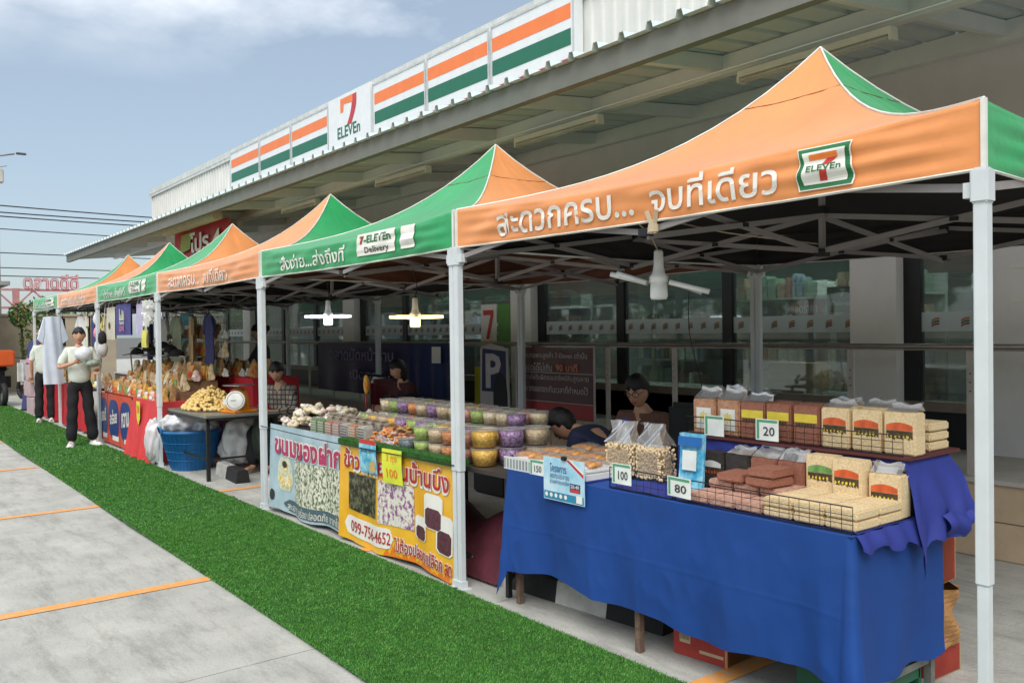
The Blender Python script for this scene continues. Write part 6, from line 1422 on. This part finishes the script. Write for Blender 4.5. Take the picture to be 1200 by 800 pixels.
for x in (-.62, .62):
    b = MB(); b.tube([(x+.27*math.cos(a*PI/12), 0, .30+.27*math.sin(a*PI/12)) for a in range(25)], .05, 8); w_ = part('tyre', b, dark_m, t); b = MB()
    for a in range(10): b.bar((x, 0, .30), (x+.24*math.cos(a*PI/5), 0, .30+.24*math.sin(a*PI/5)), .008)
    b.lathe([(.04, -.04), (.04, .04)], (x, 0, .30), 8); part('spokes', b, grey_steel, w_)
b = MB(); b.tube([(-.62, 0, .3), (-.45, 0, .55), (.0, 0, .45), (.35, 0, .60), (.50, 0, .95)], .05, 8); b.bar((.5, 0, .95), (.62, 0, .3), .04); part('frame', b, black_plastic, t)
b = MB(); b.rbox((-.28, 0, .78), (.75, .24, .12), .05); part('saddle', b, black_cloth, t); b = MB(); b.rbox((.40, 0, .72), (.16, .36, .5), .05); part('leg_shield', b, M('bike_maroon', '#5a1f22', .3), t)
b = MB(); b.tube([(.40, -.33, 1.05), (.5, -.15, 1.02), (.52, 0, 1.0), (.5, .15, 1.02), (.40, .33, 1.05)], .015, 8); part('handlebar', b, black_plastic, t); b = MB(); b.ball((.60, 0, .92), .09, 2, 0); part('headlight', b, lamp_white, t)

# ------------------------------------------------------------------ distant background at the left
render_m = M('old_beige_render', '#a89b86', .9, .15, 1.2, .1)
b = MB(); b.lohi((-16, 27, 0), (3.6, 27.3, 2.15)); b.lohi((-16, 26.96, 2.15), (3.6, 27.34, 2.22)); single('boundary_wall', b, render_m, 'old beige rendered wall closing the car park behind the stalls', 'wall')
t = thing('shop_house', 'pale house front with white-framed window beyond the market row', 'house', (-4, 24.5, 0))
b = MB(); b.lohi((-9, 24.6, 0), (.15, 26.9, 2.9)); wpart('wall', b, M('pale_render', '#b3ada2', .9, .1, 1.5), t)
b = MB(); b.lohi((-9.3, 24.3, 2.9), (.45, 27, 3.0)); wpart('roof_slab', b, M('roof_grey', '#8b8a86', .8), t)
for i in range(4):
    x = -2.3*i-.75; b = MB()
    for (a, c, d, e) in ((x-.75, x+.75, 2.18, 2.25), (x-.75, x+.75, .25, .32), (x-.75, x-.68, .25, 2.25), (x+.68, x+.75, .25, 2.25), (x-.03, x+.03, .25, 2.25)): b.lohi((a, 24.52, d), (c, 24.6, e))
    for z in (1.25, 1.72): b.lohi((x-.7, 24.53, z), (x+.7, 24.58, z+.05))
    w_ = wpart('window_frame', b, M('white_window_paint', '#c9cac4', .5), t); b = MB(); b.lohi((x-.7, 24.585, .3), (x+.7, 24.597, 2.2)); wpart('window_pane', b, M('dim_glass', '#5c666b', .15, .15, 3), w_)
leaf_ms = [M('leaf_mid', '#4c7a34', .6, .3, 8), M('leaf_dark', '#2c5224', .6, .3, 8), M('leaf_yellow', '#a59a4a', .6, .3, 8)]
def foliage(mb, c, rad, n, size, mix=(.5, .85)):
    for i in range(n):
        d = Vector((random.gauss(0, 1), random.gauss(0, 1), random.gauss(0, 1))).normalized(); r = rnd(.35, 1)**.6
        p = Vector(c)+Vector((d.x*rad[0], d.y*rad[1], d.z*rad[2]))*r; q = Vector((rnd(-1, 1), rnd(-1, 1), rnd(-1, 1))).normalized()*size; w_ = q.cross(Vector((rnd(-1, 1), rnd(-1, 1), rnd(-1, 1)))).normalized()*size*.5
        s_ = rnd(0, 1); mb.m = 0 if s_ < mix[0] else 1 if s_ < mix[1] else 2; mb.poly([p-q, p+w_, p+q, p-w_])
random.seed(77)
for i, (x, y, r, h_, lb_) in enumerate([(.85, 25.6, .3, 2.15, 'leafy green shrub with yellow leaves over the beige wall beside the house'), (1.5, 26.0, .4, 2.1, 'low yellow-green shrub nearest the last tent')]):
    t = thing('shrub', lb_, 'shrub', (x, y, 0)); b = MB(); b.tube([(0, 0, 0), (.05, 0, h_*.5), (0, 0, h_)], [.05, .04, .02], 6); part('trunk', b, M('bark', '#5c4a38', .9, .3, 20), t)
    b = MB(); foliage(b, (0, 0, h_), (r, r, .38), 420, .055, (.45, .75)); foliage(b, (.1, -.1, h_-.7), (r*.6, r*.6, .5), 160, .05); part('crown', b, leaf_ms, t)
tree_sp = [(-13, 34, 3.2, 'round green tree left of the market sign, farthest left'), (-8.5, 36, 3.4, 'tall green tree behind the pale house roof'), (-4.2, 33, 2.8, 'green tree above the pale house beside the market sign'), (-.6, 35, 3.0, 'green tree behind the left end of the market sign'), (3.4, 37, 2.9, 'green tree behind the right end of the market sign')]
for x, y, h_, lb_ in tree_sp:
    t = thing('background_tree', lb_, 'tree', (x, y, 0)); b = MB(); b.tube([(0, 0, 0), (.1, 0, h_*.35), (0, .1, h_*.8)], [.16, .11, .05], 7)
    for a in range(4): b.tube([(0, 0, h_*.4), (.7*math.cos(a*1.6), .7*math.sin(a*1.6), h_*.8)], [.05, .02], 5)
    part('trunk', b, MATS['bark'], t); b = MB()
    for k in range(9): a = rnd(0, 6.3); foliage(b, (.9*math.cos(a), .9*math.sin(a), h_*rnd(.6, .95)), (.8, .8, .45), 150, .11, (.45, .93))
    part('crown', b, leaf_ms, t)
# market sign on a red lattice gantry
t = thing('market_gantry', 'red lattice gantry carrying red-edged Thai market letters in the distance', 'sign gantry', (1.5, 30, 0))
rg = M('faded_red_steel', '#b98280', .6, .15, 5); b = MB()
for z in (2.45, 3.02): b.lohi((-7, 29.95, z), (4.5, 30.05, z+.07))
wpart('gantry_chords', b, rg, t)
for i in range(11): x = -7+1.04*i; b = MB(); b.bar((x, 30, 2.5), (x+.52, 30, 3.04), .05); b.bar((x+.52, 30, 3.04), (x+1.04, 30, 2.5), .05); wpart('lattice_bar', b, rg, t)
for x in (-6.9, 1.35): b = MB(); b.lohi((x-.09, 29.92, 0), (x+.09, 30.08, 3.1)); wpart('gantry_post', b, rg, t)
Pm = lambda u, v, d=0: (2.35+u, 29.94-d, 3.32+v)
b = MB(); b.m = 0; write(b, 'ตลาดดีดี', 1.62, .50, Pm, .045); b.m = 1; write(b, 'ตลาดดีดี', 1.60, .46, Pm, -.0, .02); wpart('gantry_lettering', b, [M('gantry_red', '#c2606a', .5), M('gantry_pale', '#d3b9b4', .5)], t)
# motorcycle and cool box at the far left
t = thing('delivery_scooter', 'dark scooter with orange box parked at the far left edge', 'scooter', (-.22, 21.6, 0), R(95))
for x in (-.6, .6): b = MB(); b.tube([(x+.23*math.cos(a*PI/10), 0, .27+.23*math.sin(a*PI/10)) for a in range(21)], .06, 8); w_ = part('tyre', b, dark_m, t); b = MB(); b.lathe([(.16, -.02), (.16, .02)], (0, 0, 0), 14); b.v = [(x+p[0], p[2], .27+p[1]) for p in b.v]; part('rim', b, grey_steel, w_)
b = MB(); b.rbox((-.3, 0, .55), (.8, .34, .5), .12); b.rbox((.42, 0, .62), (.2, .4, .62), .08); b.rbox((.05, 0, .33), (.6, .3, .12), .04); part('body', b, M('scooter_black', '#18181a', .35), t)
b = MB(); b.rbox((-.25, 0, .84), (.6, .28, .1), .04); part('saddle', b, black_cloth, t); b = MB(); b.rbox((-.55, 0, 1.08), (.42, .44, .36), .03); part('carrier_box', b, M('box_orange', '#d35a24', .5, .08), t)
b = MB(); b.tube([(.38, -.32, 1.08), (.46, 0, 1.02), (.38, .32, 1.08)], .016, 6); part('handlebar', b, black_plastic, t); b = MB(); b.ball((.52, 0, .95), .08, 2, 0); part('headlight', b, lamp_white, t)
t = thing('white_scooter', 'white helmet-topped scooter front beside the far wall', 'scooter', (.75, 22.8, 0), R(110))
for x in (-.55, .55): b = MB(); b.tube([(x+.22*math.cos(a*PI/10), 0, .26+.22*math.sin(a*PI/10)) for a in range(21)], .055, 8); part('tyre', b, dark_m, t)
b = MB(); b.rbox((-.25, 0, .5), (.8, .3, .42), .1); b.rbox((.4, 0, .68), (.22, .42, .62), .08); part('body', b, M('scooter_white', '#c4c4c0', .35), t); b = MB(); b.ball((-.1, 0, .86), .15, 2, 0, (1, .85, .8)); part('helmet', b, print_w, t); b = MB(); b.tube([(.36, -.3, 1.06), (.44, 0, 1.02), (.36, .3, 1.06)], .016, 6); part('handlebar', b, black_plastic, t)
t = thing('plastic_crate', 'bright green plastic crate on the ground past the roll-up banner', 'crate', (.62, 20.6, 0))
gcm = M('bright_green_plastic', '#2f9a56', .5)
for q in range(3): b = MB(); z = .04+.11*q; b.lohi((-.25, -.17, z-.03), (.25, -.155, z+.03)); b.lohi((-.25, .155, z-.03), (.25, .17, z+.03)); b.lohi((-.25, -.156, z-.03), (-.235, .156, z+.03)); b.lohi((.235, -.156, z-.03), (.25, .156, z+.03)); part('slat_ring', b, gcm, t)
# utility pole, lamp and overhead wires
t = thing('utility_pole', 'slim pale utility pole with street lamp arm at the left edge', 'utility pole', (.56, 28, 0))
b = MB(); b.tube([(0, 0, 0), (0, 0, 13)], [.15, .10], 10); part('pole', b, M('pole_concrete', '#b9b6ae', .85, .1, 2), t)
b = MB(); b.tube([(0, 0, 6.85), (.55, -.05, 6.98)], .025, 6); part('lamp_arm', b, grey_steel, t); b = MB(); b.rbox((.72, -.06, 7.0), (.28, .12, .06), .02); part('lamp_head', b, M('lamp_head_grey', '#565b60', .5), t)
b = MB(); b.rbox((.18, 0, 6.3), (.16, .2, .42), .03); b.tube([(.1, 0, 6.55), (.35, 0, 6.62)], .02, 6); part('transformer_box', b, MATS['pole_concrete'], t)
for i, (za, zb_, sag, lb_) in enumerate([(7.38, 6.75, .5, 'topmost overhead cable crossing the sky at left'), (6.95, 6.55, .5, 'second overhead cable from the top'), (6.80, 6.33, .45, 'third overhead cable, close under the second'), (6.3, 5.75, .4, 'fourth overhead cable sagging behind the canopy'), (4.98, 4.8, .25, 'fifth overhead cable above the market letters'), (4.24, 4.2, .2, 'sixth overhead cable just above the market letters'), (3.93, 3.8, .15, 'lowest overhead cable behind the market letters')]):
    b = MB(); b.tube([(-14+30*s_/24, 40, za+(zb_-za)*s_/24*1.2+(16.2-(-14+30*s_/24))*.0-sag*4*(s_/24)*(1-s_/24)*.6+.35) for s_ in range(25)], .028 if i < 3 else .022, 5); single('overhead_cable', b, M('cable_black', '#2a2d30', .6), lb_, 'cable')
# wall and trees out of view, added to darken the shop glass reflections
b = MB(); b.lohi((-24.3, -30, 0), (-24, 45, 2.0)); single('reflection_wall', b, render_m, 'low beige wall added out of view for the shop glass reflections', 'wall')
random.seed(5)
for i in range(8):
    t = thing('background_tree', 'tree added out of view for the shop glass reflections', 'tree', (-27, -16+7*i, 0), 0, 'added trees reflected in the shop glass'); b = MB(); b.tube([(0, 0, 0), (0, 0, 3.5)], [.2, .1], 7); part('trunk', b, MATS['bark'], t); b = MB()
    for k in range(8): a = rnd(0, 6.3); foliage(b, (1.3*math.cos(a), 1.8*math.sin(a), rnd(2.6, 5)), (1.5, 1.7, 1.0), 110, .28, (.45, .95))
    part('crown', b, leaf_ms, t)
